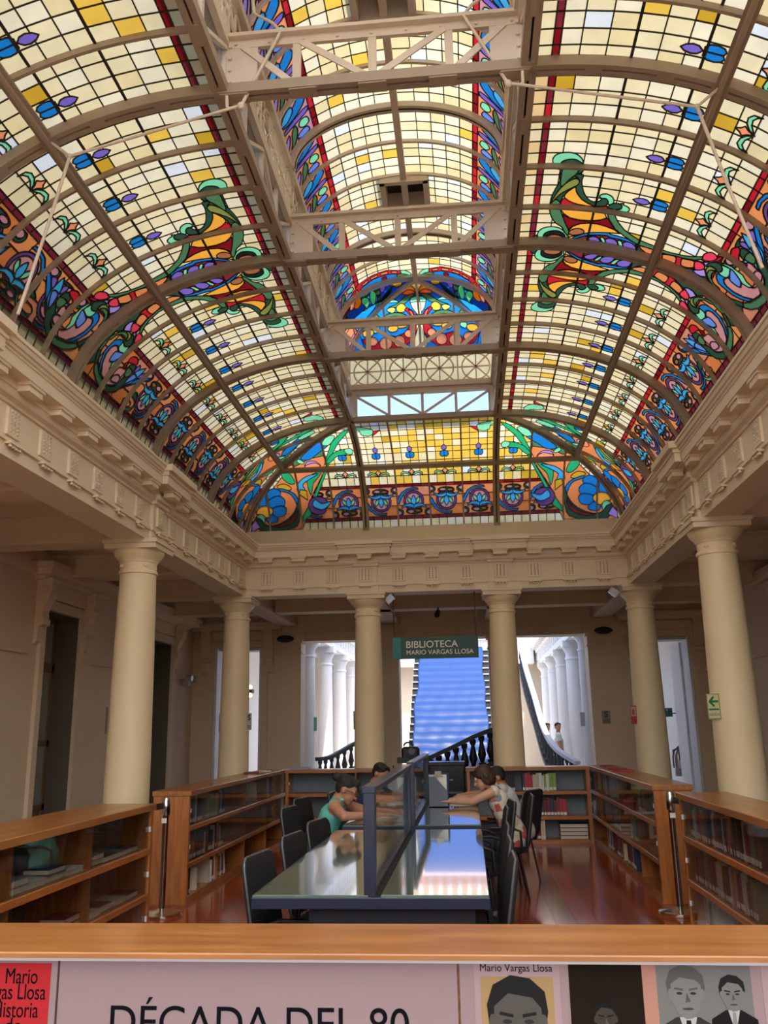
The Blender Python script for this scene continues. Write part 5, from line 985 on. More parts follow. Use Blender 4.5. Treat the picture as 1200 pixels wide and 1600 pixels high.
def book(case_key, x, y, z, t, h, d, col, phrase, tilt=0.0, lying=False, lab=True, yaw=0.0):
    loc, rot, L, D = CASES[case_key]; base = Matrix.Translation((*loc, 0)) @ Matrix.Rotation(rot, 4, 'Z')
    t = round(t, 3); h = round(h, 2); d = round(d, 2); key = (t, h, d, col)
    if key not in BMESH:
        b = MB(); b.cbox(0, t, 0, .004, 0, h, .001); b.box(0, .003, .003, d, 0, h); b.box(t - .003, t, .003, d, 0, h)
        p = MB().box(.003, t - .003, .004, d - .004, .004, h - .004)
        q = MB().box(.003, t - .003, -.0012, .0, h * .06, h * .06 + .035)
        BMESH[key] = (b.mesh('book', bm(col)), p.mesh('pages', M_PAGE), q.mesh('spine_label', M_LABEL))
    me = BMESH[key]
    o = link('book', me[0]); o['category'] = 'book'; o['kind'] = 'thing'
    mtx = base @ Matrix.Translation((x, y, z))
    if lying: mtx = mtx @ Matrix.Rotation(yaw, 4, 'Z') @ Matrix.Translation((0, d, 0)) @ Matrix.Rotation(pi, 4, 'Z') @ Matrix.Translation((-h, 0, 0)) @ Matrix.Rotation(pi / 2, 4, 'Y') @ Matrix.Translation((-t, 0, 0))
    elif tilt: mtx = mtx @ Matrix.Rotation(tilt, 4, 'Y')
    o.matrix_world = mtx
    link('pages', me[1], o)
    if lab and not lying: link('spine_label', me[2], o)
    k = (phrase, col, lying); COUNT.setdefault(k, []).append(o)
    return o
def row(case_key, x0, shelf, spec, phrase, hs=(.19, .25), ds=.16, y=.035, lab=True, gap=.0005, lean=None, seed=1):
    rg = random.Random(seed); x = x0
    for i, (col, n) in enumerate(spec):
        for k in range(n):
            t = rg.choice((.024, .030, .036, .044)); h = min(rg.uniform(*hs), .255)
            if col == 'black' and n > 5: t, h = .027, .22
            nd = NDIV.get(case_key, 1); L = CASES[case_key][2]
            for q in range(1, nd):
                if x < L * q / nd + .014 and x + t > L * q / nd - .014: x = L * q / nd + .015
            book(case_key, x, y + rg.uniform(0, .012), SH[shelf] + .001, t, h, ds, col, phrase, lab=lab); x += t + gap + .0015
        if col and lean and i in lean:
            pass
    return x
def leaner(case_key, x, shelf, t, h, col, phrase, tilt): return book(case_key, x, .04, SH[shelf] + .003, t, h, .15, col, phrase, tilt=tilt)
# back right bookcase
x = row('back_right', .32, 2, [('black', 11)], 'on the top shelf of the end-wall bookcase', seed=2)
row('back_right', x + .10, 2, [('navy', 1), ('red', 3), ('beige', 2), ('white', 2), ('green', 1), ('white', 1), ('green', 2)], 'on the top shelf of the end-wall bookcase', seed=3)
row('back_right', .70, 1, [('beige', 5), ('blue', 1), ('navy', 2), ('maroon', 2), ('navy', 1), ('maroon', 1), ('brown', 1), ('red', 2)], 'on the middle shelf of the end-wall bookcase', seed=4)
x = row('back_right', .78, 0, [('beige', 3), ('brown', 1), ('maroon', 1), ('cream', 2)], 'on the bottom shelf of the end-wall bookcase', seed=5)
for k in range(4): book('back_right', 1.20, .06, SH[0] + .001 + .048 * k, .046, .36, .22, 'maroon' if k < 3 else 'black', 'in the flat stack low in the end-wall bookcase', lying=True)
# right bookcase (x runs from the far end towards the camera)
row('right', .95, 2, [('green', 2), ('white', 1), ('green', 1), ('white', 2), ('beige', 1), ('red', 2), ('maroon', 2), ('navy', 2), ('white', 1)], 'on the top shelf of the right bookcase', seed=6)
row('right', 1.5, 1, [('maroon', 2), ('brown', 2), ('beige', 2), ('red', 1), ('grey', 3), ('cream', 1), ('olive', 2), ('grey', 2), ('beige', 2)], 'on the middle shelf of the right bookcase', seed=7)
row('right', 2.7, 1, [('grey', 3), ('white', 1), ('navy', 2), ('beige', 2), ('brown', 3), ('maroon', 2)], 'near the camera end of the middle shelf of the right bookcase', seed=18)
x = row('right', 1.0, 0, [('maroon', 2), ('brown', 1), ('white', 2), ('navy', 2), ('grey', 2), ('white', 1), ('maroon', 2)], 'at the far end of the bottom shelf of the right bookcase', seed=8)
x = row('right', x + .25, 0, [('navy', 2), ('brown', 2), ('maroon', 2), ('beige', 1), ('black', 2), ('white', 1), ('brown', 1)], 'halfway along the bottom shelf of the right bookcase', seed=9)
leaner('right', x + .06, 0, .024, .23, 'cream', 'leaning on the bottom shelf of the right bookcase', -.2)
row('right', x + .28, 0, [('black', 3), ('maroon', 3), ('brown', 3), ('grey', 2), ('navy', 3)], 'at the camera end of the bottom shelf of the right bookcase', seed=10)
row('right', 3.25, 2, [('grey', 3), ('brown', 3), ('white', 1), ('olive', 3)], 'at the camera end of the top shelf of the right bookcase', seed=31)
# right near case
row('right_near', .12, 2, [('brown', 2), ('beige', 2), ('grey', 2), ('maroon', 2), ('red', 1), ('olive', 3), ('brown', 3), ('black', 4), ('beige', 2), ('maroon', 3), ('black', 2), ('cream', 1), ('navy', 3), ('brown', 4), ('black', 3), ('beige', 1), ('maroon', 3), ('olive', 2), ('brown', 3)], 'on the top shelf of the near right case', seed=11)
row('right_near', .14, 1, [('maroon', 3), ('brown', 4), ('olive', 3), ('brown', 4), ('maroon', 2), ('beige', 4), ('brown', 5), ('grey', 3), ('maroon', 3), ('beige', 3), ('brown', 3), ('olive', 2)], 'on the middle shelf of the near right case', seed=12)
row('right_near', .30, 0, [('beige', 1), ('black', 2), ('beige', 1), ('black', 3), ('grey', 2)], 'on the bottom shelf of the near right case', seed=13)
# left bookcase (x runs from the camera end away)
x = row('left', .10, 2, [('black', 3), ('navy', 3), ('white', 1), ('black', 4), ('brown', 1)], 'on the top shelf of the left bookcase', seed=21)
row('left', x + .05, 2, [('olive', 2), ('grey', 4), ('green', 2), ('grey', 3), ('beige', 2), ('navy', 3), ('white', 1), ('navy', 3)], 'past the gap on the top shelf of the left bookcase', seed=22)
leaner('left', 2.75, 2, .03, .23, 'cream', 'leaning at the far part of the top shelf of the left bookcase', -.22)
row('left', 3.35, 2, [('white', 1), ('blue', 2), ('navy', 1)], 'at the far end of the top shelf of the left bookcase', seed=23)
x = row('left', .10, 1, [('black', 2), ('white', 1), ('brown', 3), ('black', 4), ('maroon', 2), ('navy', 3), ('white', 1)], 'on the middle shelf of the left bookcase', seed=24)
row('left', x + .12, 1, [('navy', 4), ('white', 1), ('black', 4), ('beige', 1), ('navy', 3)], 'past the gap on the middle shelf of the left bookcase', seed=25)
x = row('left', .07, 0, [('black', 6)], 'at the camera end of the bottom shelf of the left bookcase', seed=26)
row('left', .42, 0, [('cream', 1)], 'standing alone face out on the bottom shelf of the left bookcase', hs=(.2, .2), seed=27)
x = row('left', .82, 0, [('beige', 1), ('white', 2), ('maroon', 2), ('white', 2), ('beige', 1), ('brown', 2), ('white', 1), ('navy', 2)], 'halfway along the bottom shelf of the left bookcase', seed=28)
leaner('left', x + .07, 0, .03, .23, 'cream', 'leaning halfway along the bottom shelf of the left bookcase', -.25)
# left near case: flat stacks, pages to the room
def stack(x, shelf, n, phrase, seed, cols, w=.22):
    rg = random.Random(seed); z = SH[shelf] + .001
    for k in range(n):
        t = rg.choice((.03, .036, .042)); book('left_near', x + rg.uniform(-.01, .01), .04 + rg.uniform(0, .02), z, t, w, .16, rg.choice(cols), phrase, lying=True); z += t + .001
for i, (x, n) in enumerate(((2.06, 2), (2.28, 1), (2.5, 2), (2.78, 1), (3.07, 2), (3.28, 1), (3.5, 1), (3.70, 1))):
    stack(x, 2, n, 'in the %s pile on the top shelf of the near left case' % ORD[i], 40 + i, ['black', 'grey', 'brown', 'white', 'navy'])
for i, (x, n) in enumerate(((2.75, 2), (3.07, 1), (3.29, 1), (3.55, 1), (3.74, 1))):
    stack(x, 1, n, 'in the %s pile on the middle shelf of the near left case' % ORD[i], 60 + i, ['maroon', 'brown', 'beige', 'grey'])
for i, (x, n) in enumerate(((2.55, 1), (3.07, 3), (3.45, 2), (3.72, 1))):
    stack(x, 0, n, 'in the %s pile on the bottom shelf of the near left case' % ORD[i], 70 + i, ['maroon', 'brown', 'black'])
for i, (x, sh, c) in enumerate(((3.20, 1, 'maroon'), (3.42, 1, 'brown'))):
    loc, rot, L, D = CASES['left_near']; t = thing('book_stand', 'small clear book stand holding an upright cover in the near left case, %s one' % ('left' if i == 0 else 'right'), 'stand', loc=(loc[0] - .25, loc[1] + x, SH[sh]), rotz=pi / 2)
    b = MB(); b.bar((-.06, -.05, 0), (-.06, .05, .16), .004, .02, (1, 0, 0)); b.bar((.06, -.05, 0), (.06, .05, .16), .004, .02, (1, 0, 0)); b.box(-.07, .07, -.06, -.04, 0, .02); b.obj('easel', mat('acrylic', (.6, .62, .64), .1), t)
    MB().bar((0, -.045, .02), (0, .04, .18), .12, .016, (0, -1, .5)).obj('cover', bm(c), t)
def finish_books():
    adj = {'black': 'black', 'maroon': 'dark maroon', 'red': 'bright red', 'white': 'white', 'beige': 'beige', 'green': 'green', 'navy': 'navy blue', 'brown': 'brown', 'grey': 'grey', 'cream': 'cream', 'blue': 'blue', 'olive': 'olive'}
    end = lambda p: 'left' if 'end-wall' in p or 'flat stack' in p else 'far end' if 'right bookcase' in p or 'near right' in p else 'camera end'
    for (p, col, ly), L in COUNT.items():
        for i, o in enumerate(L):
            short = p.replace('of the bottom shelf of the right bookcase', 'of the right bookcase bottom shelf').replace('near the middle of', 'midway on').replace('at the far end of the bottom shelf of the right bookcase','low at the far end of the right bookcase')
            if len(L) == 1: o['label'] = '%s book %s' % (adj[col], short)
            elif ly: o['label'] = '%s %s book %s' % ((('lower', 'upper') if len(L) == 2 else ('lowest', 'middle', 'highest'))[i], adj[col], short)
            else: o['label'] = '%s %s book %s' % (ORD[i] if i < 20 else 'last', adj[col], short)
            o['group'] = 'books ' + p
finish_books()
# books and papers lying on top of the cases
def flat(name, lab, cat, x, y, z, w, d, h, M, rz=0, pages=True):
    t = thing(name, lab, cat, (x, y, z), rz); MB().cbox(-w / 2, w / 2, -d / 2, d / 2, 0, h, .001).obj('cover', M, t)
    if pages: MB().box(-w / 2 + .004, w / 2 + .001, -d / 2 + .003, d / 2 + .001, h * .15, h * .85).obj('pages', M_PAGE, t)
    return t
flat('book', 'lilac-covered book lying on top of the left end-wall bookcase', 'book', -2.35, 12.25, .971, .26, .18, .03, mat('lilac_cover', (.30, .26, .42), .5))
flat('book', 'reddish book lying at the far end on top of the left bookcase', 'book', -2.74, 11.2, .971, .2, .26, .02, bm('maroon'))
flat('book', 'thin cream booklet lying behind the reddish book on the left bookcase', 'book', -2.72, 11.7, .971, .16, .24, .012, bm('cream'), .3)
for i in range(4):
    flat('booklet', ['thin red booklet nearest the far corner', 'second red booklet from the far corner', 'third red booklet from the far corner', 'red booklet nearest the camera in the row'][i] + ' on top of the right bookcase', 'booklet', 1.76, 11.9 - .42 * i, .971, .15, .22, .014, bm('red' if i % 2 else 'maroon'), .1 * i)
for i in range(4):
    t = thing('bookend', '%s small black bookend on top of the left end-wall bookcase, counted from the left' % ORD[i], 'bookend', (-1.02 + .16 * i, 12.28, .97)); b = MB(); b.box(-.04, .04, -.05, .05, 0, .004); b.box(-.04, -.032, -.05, .05, 0, .035); b.obj('plate', M_DARK, t)
    t['group'] = 'bookends on the end-wall bookcase'
# ------------------------------------------------------------------ front counter
t = thing('counter', 'low wooden display counter across the foreground with a printed pink front', 'counter', (0, 2.24, 0))
b = MB(); b.cbox(-3.2, 2.6, -.02, .31, .957, .97, .003); b.obj('top', M_WOODT, t)
MB().box(-3.15, 2.55, .03, .28, 0, .957).obj('body', M_WOOD, t)
MB().box(-3.15, 2.55, .005, .03, .945, .957).obj('white_trim', mat('white_trim', (.72, .72, .76), .4), t)
M_PINK = mat('pink_print', (.285, .195, .205), .6, var=.04, scale=2)
for x0, x1 in ((-3.1, -1.037), (-1.031, -.052), (-.046, 1.3), (1.306, 2.5)): MB().box(x0, x1, .016, .03, .2, .944).obj('printed_panel', M_PINK, t)
FY = 2.2545
def fit_text(name, body, x0, x1, ztop, M, parent, py, off=0.0, sx=None, cap=.7):
    o = text(name, body, .1, M, parent, Matrix.Identity(4), off=off); xs = [v.co.x for v in o.data.vertices]; zs = [v.co.y for v in o.data.vertices]
    k = (x1 - x0) / (max(xs) - min(xs))
    o.matrix_local = face_y(x0 - min(xs) * k, py, ztop - cap * .1 * k) @ Matrix.Diagonal((k, k, 1, 1)); return o
TX = mat('print_black', (.004, .004, .006), .9, spec=.1)
fit_text('lettering', 'DÉCADA DEL 80', -.895, -.168, .846, TX, t, .0155, off=.0)
# red cover print and portrait prints (flat on the panel)
def slab(name, pts, M, parent, y, th=.0006): return MB().prism(pts, lambda u, v: (u, y - th, v), lambda u, v: (u, y, v)).obj(name, M, parent)
G_ = lambda v: mat('print_grey_%d' % int(v * 100), (v * .8, v * .78, v * .74), .9, spec=.15)
M_RED = mat('print_red', (.42, .02, .025), .8, spec=.2)
p = slab('red_cover_print', [(-1.32, .60), (-1.053, .60), (-1.053, .937), (-1.32, .937)], M_RED, t, .0155)
for body, x1, z in (('Mario', -1.085, .925), ('Vargas Llosa', -1.062, .890), ('Historia', -1.078, .850), ('de', -1.118, .815), ('Mayta', -1.098, .787)):
    o = text('lettering', body, .05, TX, t, Matrix.Identity(4), off=.0, align='RIGHT'); o.matrix_local = face_y(x1, .0148, z - .034) @ Matrix.Diagonal((.72 if body != 'de' else .9, 1, 1, 1))
def blob(cx, cz, rx, rz, n=20, f=lambda a: 1.0): return [(cx + rx * cos(2 * pi * i / n) * f(2 * pi * i / n), cz + rz * sin(2 * pi * i / n) * f(2 * pi * i / n)) for i in range(n)]
def portrait(parent, cx, cz, s, skin, hair, coat, y, tie=False, hairf=1.0):
    if coat: slab('printed_suit', [(cx - 1.9 * s, cz - 3.4 * s), (cx - 1.75 * s, cz - 1.9 * s), (cx - .6 * s, cz - 1.25 * s), (cx + .6 * s, cz - 1.25 * s), (cx + 1.75 * s, cz - 1.9 * s), (cx + 1.9 * s, cz - 3.4 * s)], coat, parent, y)
    if coat: slab('printed_shirt', [(cx - .45 * s, cz - 1.25 * s), (cx, cz - 2.9 * s), (cx + .45 * s, cz - 1.25 * s)], G_(.5), parent, y - .0004)
    if tie: slab('printed_tie', [(cx - .12 * s, cz - 1.4 * s), (cx - .18 * s, cz - 2.4 * s), (cx, cz - 2.7 * s), (cx + .18 * s, cz - 2.4 * s), (cx + .12 * s, cz - 1.4 * s)], tie, parent, y - .0007)
    slab('printed_hair', [(cx - .95 * s, cz - .3 * s), (cx - 1.02 * s, cz + .4 * s), (cx - .8 * s, cz + 1.0 * s), (cx - .2 * s, cz + 1.3 * s), (cx + .45 * s, cz + 1.2 * s), (cx + .92 * s, cz + .8 * s), (cx + 1.0 * s, cz + .2 * s), (cx + .9 * s, cz - .3 * s)], hair, parent, y - .0004)
    slab('printed_face', [(cx - .78 * s, cz + .35 * s), (cx - .8 * s, cz - .4 * s), (cx - .55 * s, cz - 1.05 * s), (cx - .1 * s, cz - 1.35 * s), (cx + .25 * s, cz - 1.3 * s), (cx + .62 * s, cz - .9 * s), (cx + .8 * s, cz - .2 * s), (cx + .78 * s, cz + .3 * s), (cx + .5 * s, cz + .62 * s * hairf), (cx - .3 * s, cz + .75 * s * hairf)], skin, parent, y - .0008)
    for q in (-1, 1):
        slab('printed_brow', [(cx + q * .15 * s, cz + .12 * s), (cx + q * .6 * s, cz + .2 * s), (cx + q * .62 * s, cz + .1 * s), (cx + q * .15 * s, cz + .02 * s)][::q], hair, parent, y - .0012)
        slab('printed_eye', blob(cx + q * .36 * s, cz - .1 * s, .16 * s, .07 * s, 10), G_(.04), parent, y - .0012)
        slab('printed_ear', blob(cx + q * .84 * s, cz - .15 * s, .13 * s, .28 * s, 10), skin, parent, y - .0006)
    slab('printed_nose', [(cx + .02 * s, cz - .05 * s), (cx + .2 * s, cz - .5 * s), (cx - .08 * s, cz - .55 * s)], G_(.10), parent, y - .0012)
    slab('printed_mouth', blob(cx + .03 * s, cz - .85 * s, .3 * s, .06 * s, 10), G_(.06), parent, y - .0012)
p = slab('printed_page', [(-.012, .55), (.188, .55), (.188, .944), (-.012, .944)], mat('print_rose', (.36, .25, .26), .8, spec=.2), t, .0155)
slab('printed_square', [(.003, .60), (.172, .60), (.172, .915), (.003, .915)], mat('print_tan', (.34, .22, .10), .8, spec=.2), t, .0148)
fit_text('lettering', 'Mario Vargas Llosa', .003, .172, .9425, TX, t, .0148)
portrait(t, .087, .828, .070, mat('print_skin_dark', (.085, .078, .07), .9, spec=.1), G_(.02), None, .0142)
slab('printed_photo', [(.209, .55), (.377, .55), (.377, .944), (.209, .944)], mat('print_dark_brown', (.014, .009, .006), .9, spec=.1), t, .0155)
portrait(t, .288, .832, .028, mat('print_skin_dim', (.05, .04, .032), .9, spec=.1), G_(.012), None, .0148)
slab('printed_photo', [(.409, .55), (.622, .55), (.622, .944), (.409, .944)], G_(.20), t, .0155)
portrait(t, .474, .888, .043, G_(.22), G_(.11), G_(.045), .0150, G_(.01), .9)
portrait(t, .577, .886, .029, G_(.20), G_(.02), G_(.015), .0144, G_(.28))
slab('printed_page', [(.646, .55), (.9, .55), (.9, .944), (.646, .944)], mat('print_rose', (.6, .42, .42), .5), t, .0155)
slab('printed_band', [(.377, .55), (.409, .55), (.409, .944), (.377, .944)], mat('print_salmon', (.40, .20, .15), .8, spec=.2), t, .0155)
# ------------------------------------------------------------------ reading tables with screens
def table(y0, y1, lab):
    t = thing('reading_table', lab, 'table', (-.465, (y0 + y1) / 2, 0)); L = (y1 - y0) / 2
    b = MB(); b.cbox(-.525, .527, -L, L, .728, .774, .004); b.obj('frame', M_NAVY, t)
    for x0, x1 in ((-.52, -.003), (.052, .522)): MB().cbox(x0, x1, -L + .004, L - .004, .774, .784, .002).obj('glass_top', M_TABLEGLASS, t)
    MB().box(.003, .046, -L + .03, L - .03, .775, .779).obj('cable_channel', mat('channel_black', (.006, .006, .007), .6), t)
    for y in (-L + .06, L - .10): MB().box(-.275, .46, y, y + .04, 0, .728).obj('panel_leg', mat('table_leg', (.012, .013, .018), .5), t)
    MB().box(-.02, .07, -L + .1, L - .1, .25, .728).obj('centre_panel', mat('table_leg', (.012, .013, .018), .5), t)
def screen(y0, y1, lab):
    t = thing('desk_screen', lab, 'screen', (-.4605, (y0 + y1) / 2, .78)); L = (y1 - y0) / 2
    for y in (-L, L - .06): MB().cbox(-.027, .027, y, y + .06, -.004, .43, .003).obj('post', M_NAVY, t)
    MB().cbox(-.032, .032, -L - .003, L + .003, .43, .458, .004).obj('top_rail', M_NAVY, t)
    MB().box(-.02, .02, -L + .06, L - .06, .0, .02).obj('bottom_rail', M_NAVY, t)
    MB().box(-.004, .004, -L + .06, L - .06, .02, .43).obj('glass_pane', M_CASEGLASS, t)
table(4.035, 6.56, 'glass-topped navy reading table nearest the counter'); table(6.87, 9.36, 'glass-topped navy reading table farther back, where people sit')
screen(4.04, 6.50, 'navy-framed glass screen down the middle of the nearer table'); screen(6.87, 9.30, 'navy-framed glass screen down the middle of the farther table')
# ------------------------------------------------------------------ chairs
def chair_proto():
    t = thing('reading_chair', 'x', 'chair')
    def pad(nm, pts, th, f, M):       # rounded slab: outline pts, thickness
        b = MB(); n = len(pts); rings = []
        for k, s in ((0, .94), (.15, 1), (.85, 1), (1, .94)): rings.append([f(u * s, v * s, th * k) for u, v in pts])
        V = [p for r_ in rings for p in r_]; F = [tuple(range(n))[::-1], tuple(range(3 * n, 4 * n))]
        for i in range(3):
            for j in range(n): F.append((i * n + j, i * n + (j + 1) % n, (i + 1) * n + (j + 1) % n, (i + 1) * n + j))
        return b.add(V, F).obj(nm, M, t, True)
    def rr(w, h, r, n=5):
        o = []
        for cx, cy, a in ((w - r, h - r, 0), (-w + r, h - r, pi / 2), (-w + r, -h + r, pi), (w - r, -h + r, 3 * pi / 2)):
            for i in range(n + 1): o.append((cx + r * cos(a + pi / 2 * i / n), cy + r * sin(a + pi / 2 * i / n)))
        return o
    pad('seat', rr(.215, .21, .07), .05, lambda u, v, w: (u, v, .39 + w), M_FABRIC)
    pad('backrest', rr(.205, .215, .06), .035, lambda u, v, w: (u, .20 + w + v * .16 + .05 - u * u * .25 + .05 * 0, .66 + v), M_FABRIC)
    b = MB(); q = rr(.207, .217, .06); b.tube([(u, .265 + v * .16 - u * u * .25, .66 + v) for u, v in q], .006, 6, True); b.obj('back_rim', mat('rim_grey', (.10, .10, .10), .3), t, True)
    for s in (-1, 1):
        MB().tube([(s * .15, .14, .40), (s * .16, .21, .40), (s * .16, .235, .5)], .013, 8).obj('back_bracket', M_DARK, t, True)
        MB().tube([(s * .235, .17, .43), (s * .245, .16, .58), (s * .245, .08, .61), (s * .245, -.1, .61)], .012, 8).obj('armrest', M_DARK, t, True)
        for yy in (-.15, .17):
            MB().tube([(s * .17, yy * .85, .40), (s * .20, yy * 1.25, .0)], .011, 8).obj('leg', mat('leg_bronze', (.12, .06, .045), .3, .7), t, True)
    return t
CH = chair_proto(); used = [False]
def chair(x, y, rz, lab):
    c = CH if not used[0] else copy_tree(CH); used[0] = True
    c.location = (x, y, 0); c.rotation_euler = (0, 0, rz); c['label'] = lab; c['group'] = 'black chairs round the reading tables'
FL = pi / 2 ; FR = -pi / 2      # back of the chair towards -x / +x
chair(-.82, 4.61, FL - .13, 'black chair with a mesh back at the left of the nearer table, nearest the counter')
chair(-.81, 5.46, FL - .14, 'second black chair along the left of the nearer table')
chair(-.80, 6.26, FL - .20, 'third black chair along the left of the nearer table, before the woman in teal')
chair(-1.22, 7.36, FL - .15, 'black chair the woman in teal sits on')
chair(-1.30, 8.30, FL - .2, 'empty black chair standing behind the woman in teal')
chair(-1.12, 9.05, FL, 'black chair of the reader in dark blue')
chair(-.10, 4.55, FR, 'black chair pushed under the right of the nearer table, nearest the counter')
chair(-.09, 5.22, FR, 'second black chair pushed under the right of the nearer table')
chair(-.07, 5.95, FR, 'third black chair pushed under the right of the nearer table')
chair(-.02, 7.25, FR, 'black chair at the right of the farther table, nearer of two with tall backs')
chair(.05, 7.85, FR + .1, 'black chair at the right of the farther table, behind the floral dress')
chair(.26, 8.5, FR, 'black chair the woman in the floral dress sits on')
chair(.36, 9.25, FR - .55, 'black chair turned out from the table, its bronze legs showing on the floor')
# ------------------------------------------------------------------ things on the tables
t = thing('notice_stand', 'slanted grey notice holder with a clipboard and paper on the farther table', 'stand', (-.305, 8.34, .785))
b = MB(); b.prism([(-.085, .0), (.085, 0), (.085, .14), (-.03, .27), (-.085, .27)], lambda u, v: (u, 0, v), lambda u, v: (u, .012, v)); b.box(-.085, .085, 0, .10, 0, .008); b.obj('holder', mat('holder_grey', (.09, .10, .14), .3), t)
MB().bar((.0, .10, .0), (.0, .03, .30), .19, .005, (0, -1, .2)).obj('board', mat('clip_board_blue', (.02, .03, .12), .4), t)
MB().bar((-.005, .09, .01), (-.005, .022, .285), .165, .003, (0, -1, .2)).obj('paper', mat('white_paper', (.75, .74, .70), .7), t)
b = MB(); b.box(-.03, .03, .012, .04, .272, .315); b.box(-.045, .045, .01, .04, .265, .28); b.obj('clip', mat('clip_bronze', (.25, .2, .14), .3, .8), t)
t = thing('laptop', 'open laptop at the far end of the farther table, left of the screen', 'laptop', (-.68, 9.20, .785), .25)
MB().cbox(-.15, .15, -.10, .10, 0, .014, .003).obj('base', mat('laptop_grey', (.35, .36, .38), .4), t); MB().bar((0, .10, .014), (0, .15, .21), .30, .008, (0, -1, .2)).obj('lid', mat('laptop_grey', (.35, .36, .38), .4), t)
M_PAPER = mat('white_paper', (.75, .74, .70), .7)
flat('notebook', 'white sheet of notes on the farther table before the reader in dark blue', 'paper', -.72, 8.8, .785, .22, .16, .006, M_PAPER, .2, False)
flat('notebook', 'open notebook under the hands of the woman in teal', 'notebook', -.74, 7.35, .785, .24, .18, .008, M_PAPER, -.3, False)
flat('notebook', 'paper under the forearm of the woman in the floral dress', 'paper', -.12, 8.62, .785, .22, .16, .006, M_PAPER, .2, False)
t = thing('pencil_case', 'striped navy and white pencil case on the right of the farther table', 'case', (-.16, 8.75, .785)); MB().cbox(-.07, .07, -.03, .03, 0, .035, .006).obj('pouch', mat('navy_cloth', (.02, .03, .09), .7), t)
for i in range(4): MB().box(-.055 + .03 * i, -.045 + .03 * i, -.0305, .0305, .001, .0355).obj('stripe', M_PAPER, t)
# ------------------------------------------------------------------ stanchions
for x, y, s, l in ((-2.63, 7.62, -1, 'left'), (1.64, 7.72, 1, 'right')):
    t = thing('stanchion', 'chrome belt stanchion in the gap between the %s cases' % l, 'stanchion', (x, y, 0))
    MB().lathe([(.165, 0), (.17, .008), (.17, .028), (.15, .036), (.05, .045), (.03, .06)], 32).obj('base', M_CHROME, t, True)
    MB().lathe([(.026, .05), (.026, .80), (.03, .805)], 20).obj('post', mat('post_brushed', (.30, .27, .25), .25, 1.0), t, True)
    b = MB(); b.lathe([(.032, .80), (.036, .81), (.036, .93), (.028, .945)], 20); b.obj('belt_head', M_CHROME, t, True)
    MB().bar((0, .0, .88), (s * .06, -.36, .885), .004, .05).obj('belt', M_DARK, t)
    MB().box(-.022, .022, -.0385, -.035, .74, .78).obj('sticker', M_LABEL, t)
# ------------------------------------------------------------------ black piano and projector between the end bookcases
M_PIANO = mat('piano_black', (.006, .006, .008), .25, coat=.4)
t = thing('piano', 'black upright cabinet between the two end-wall bookcases', 'piano', (-.33, 12.5, 0))
MB().cbox(-.24, .24, -.2, .2, 0, 1.0, .01).obj('body', M_PIANO, t); MB().cbox(-.25, .25, -.24, .21, 1.0, 1.04, .008).obj('lid', M_PIANO, t); MB().cbox(-.22, .22, -.34, -.2, .58, .64, .01).obj('ledge', M_PIANO, t)
for i in range(3): MB().box(-.12 + .08 * i, -.08 + .08 * i, -.204, -.2, .80, .81).obj('panel_mark', M_LABEL, t)
MB().box(-.2, .2, -.206, -.2, .2, .55).obj('lower_panel', M_DARK, t)
t = thing('projector', 'black projector on a stand above the left end-wall bookcase', 'projector', (-.86, 12.75, 0))
MB().lathe([(.2, 0), (.2, .02), (.02, .04), (.02, 1.02)], 16).obj('stand', M_DARK, t, True); MB().cbox(-.17, .16, -.14, .14, 1.02, 1.10, .01).obj('tray', M_DARK, t)
MB().cbox(-.11, .14, -.11, .11, 1.10, 1.24, .03).obj('body', M_DARK, t); MB().tube([(.04, -.11, 1.18), (.04, -.17, 1.18)], .05, 14).obj('lens', mat('lens_grey', (.12, .13, .16), .1), t, True); MB().tube([(-.02 + .06 * cos(a), -.0, 1.25 + .05 * sin(a)) for a in [pi * i / 10 for i in range(11)]], .012, 6).obj('handle', M_DARK, t)
# ------------------------------------------------------------------ hanging sign, wall signs, lamps
t = thing('hanging_sign', 'dark green hanging sign with white lettering between the middle columns', 'sign', (-.445, 12.66, 2.63))
MB().box(-.50, .625, -.012, .012, -.158, .155).obj('board', mat('sign_green', (.008, .065, .055), .5), t); MB().box(-.622, -.50, -.0125, .0125, -.158, .155).obj('teal_band', mat('sign_teal', (.005, .20, .19), .5), t)
for x in (-.60, .60): MB().tube([(x, 0, .155), (x, 0, .80)], .008, 6).obj('rod', M_DARK, t)
M_SGT = mat('sign_letters', (.85, .83, .75), .5)
fit_text('lettering', 'BIBLIOTECA', -.42, .33, .10, M_SGT, t, -.0135, off=.0004)
fit_text('lettering', 'MARIO VARGAS LLOSA', -.42, .555, -.03, M_SGT, t, -.0135, off=.0004)
def wallsign(lab, x, y, z, w, h, rz, bgc, fn, name='wall_sign'):
    t = thing(name, lab, 'sign', (x, y, z), rz); MB().box(-w / 2, w / 2, -.004, .004, -h / 2, h / 2).obj('plate', mat(name + '_' + fn + '_plate', bgc, .5), t); return t
M_SG = mat('sign_print_green', (.01, .16, .06), .5); M_SK = mat('sign_print_black', (.02, .02, .02), .5); M_SW = mat('sign_print_white', (.75, .75, .72), .5)
t = wallsign('pale yellow exit sign with a green arrow on the near right column', XR - .215, 8.60, 1.645, .13, .235, -.75, (.62, .62, .34), 'arrow')
b = MB(); b.prism([(-.048, .045), (.0, .095), (.014, .082), (-.012, .055), (.05, .055), (.05, .035), (-.012, .035), (.014, .008), (0, -.005)], lambda u, v: (u, -.006, v), lambda u, v: (u, -.004, v)); b.obj('arrow', M_SG, t)
MB().box(-.05, .05, -.006, -.004, -.035, -.02).obj('bar', M_SG, t); text('lettering', 'SALIDA', .032, M_SK, t, face_y(0, -.0045, -.085), 'CENTER'); 
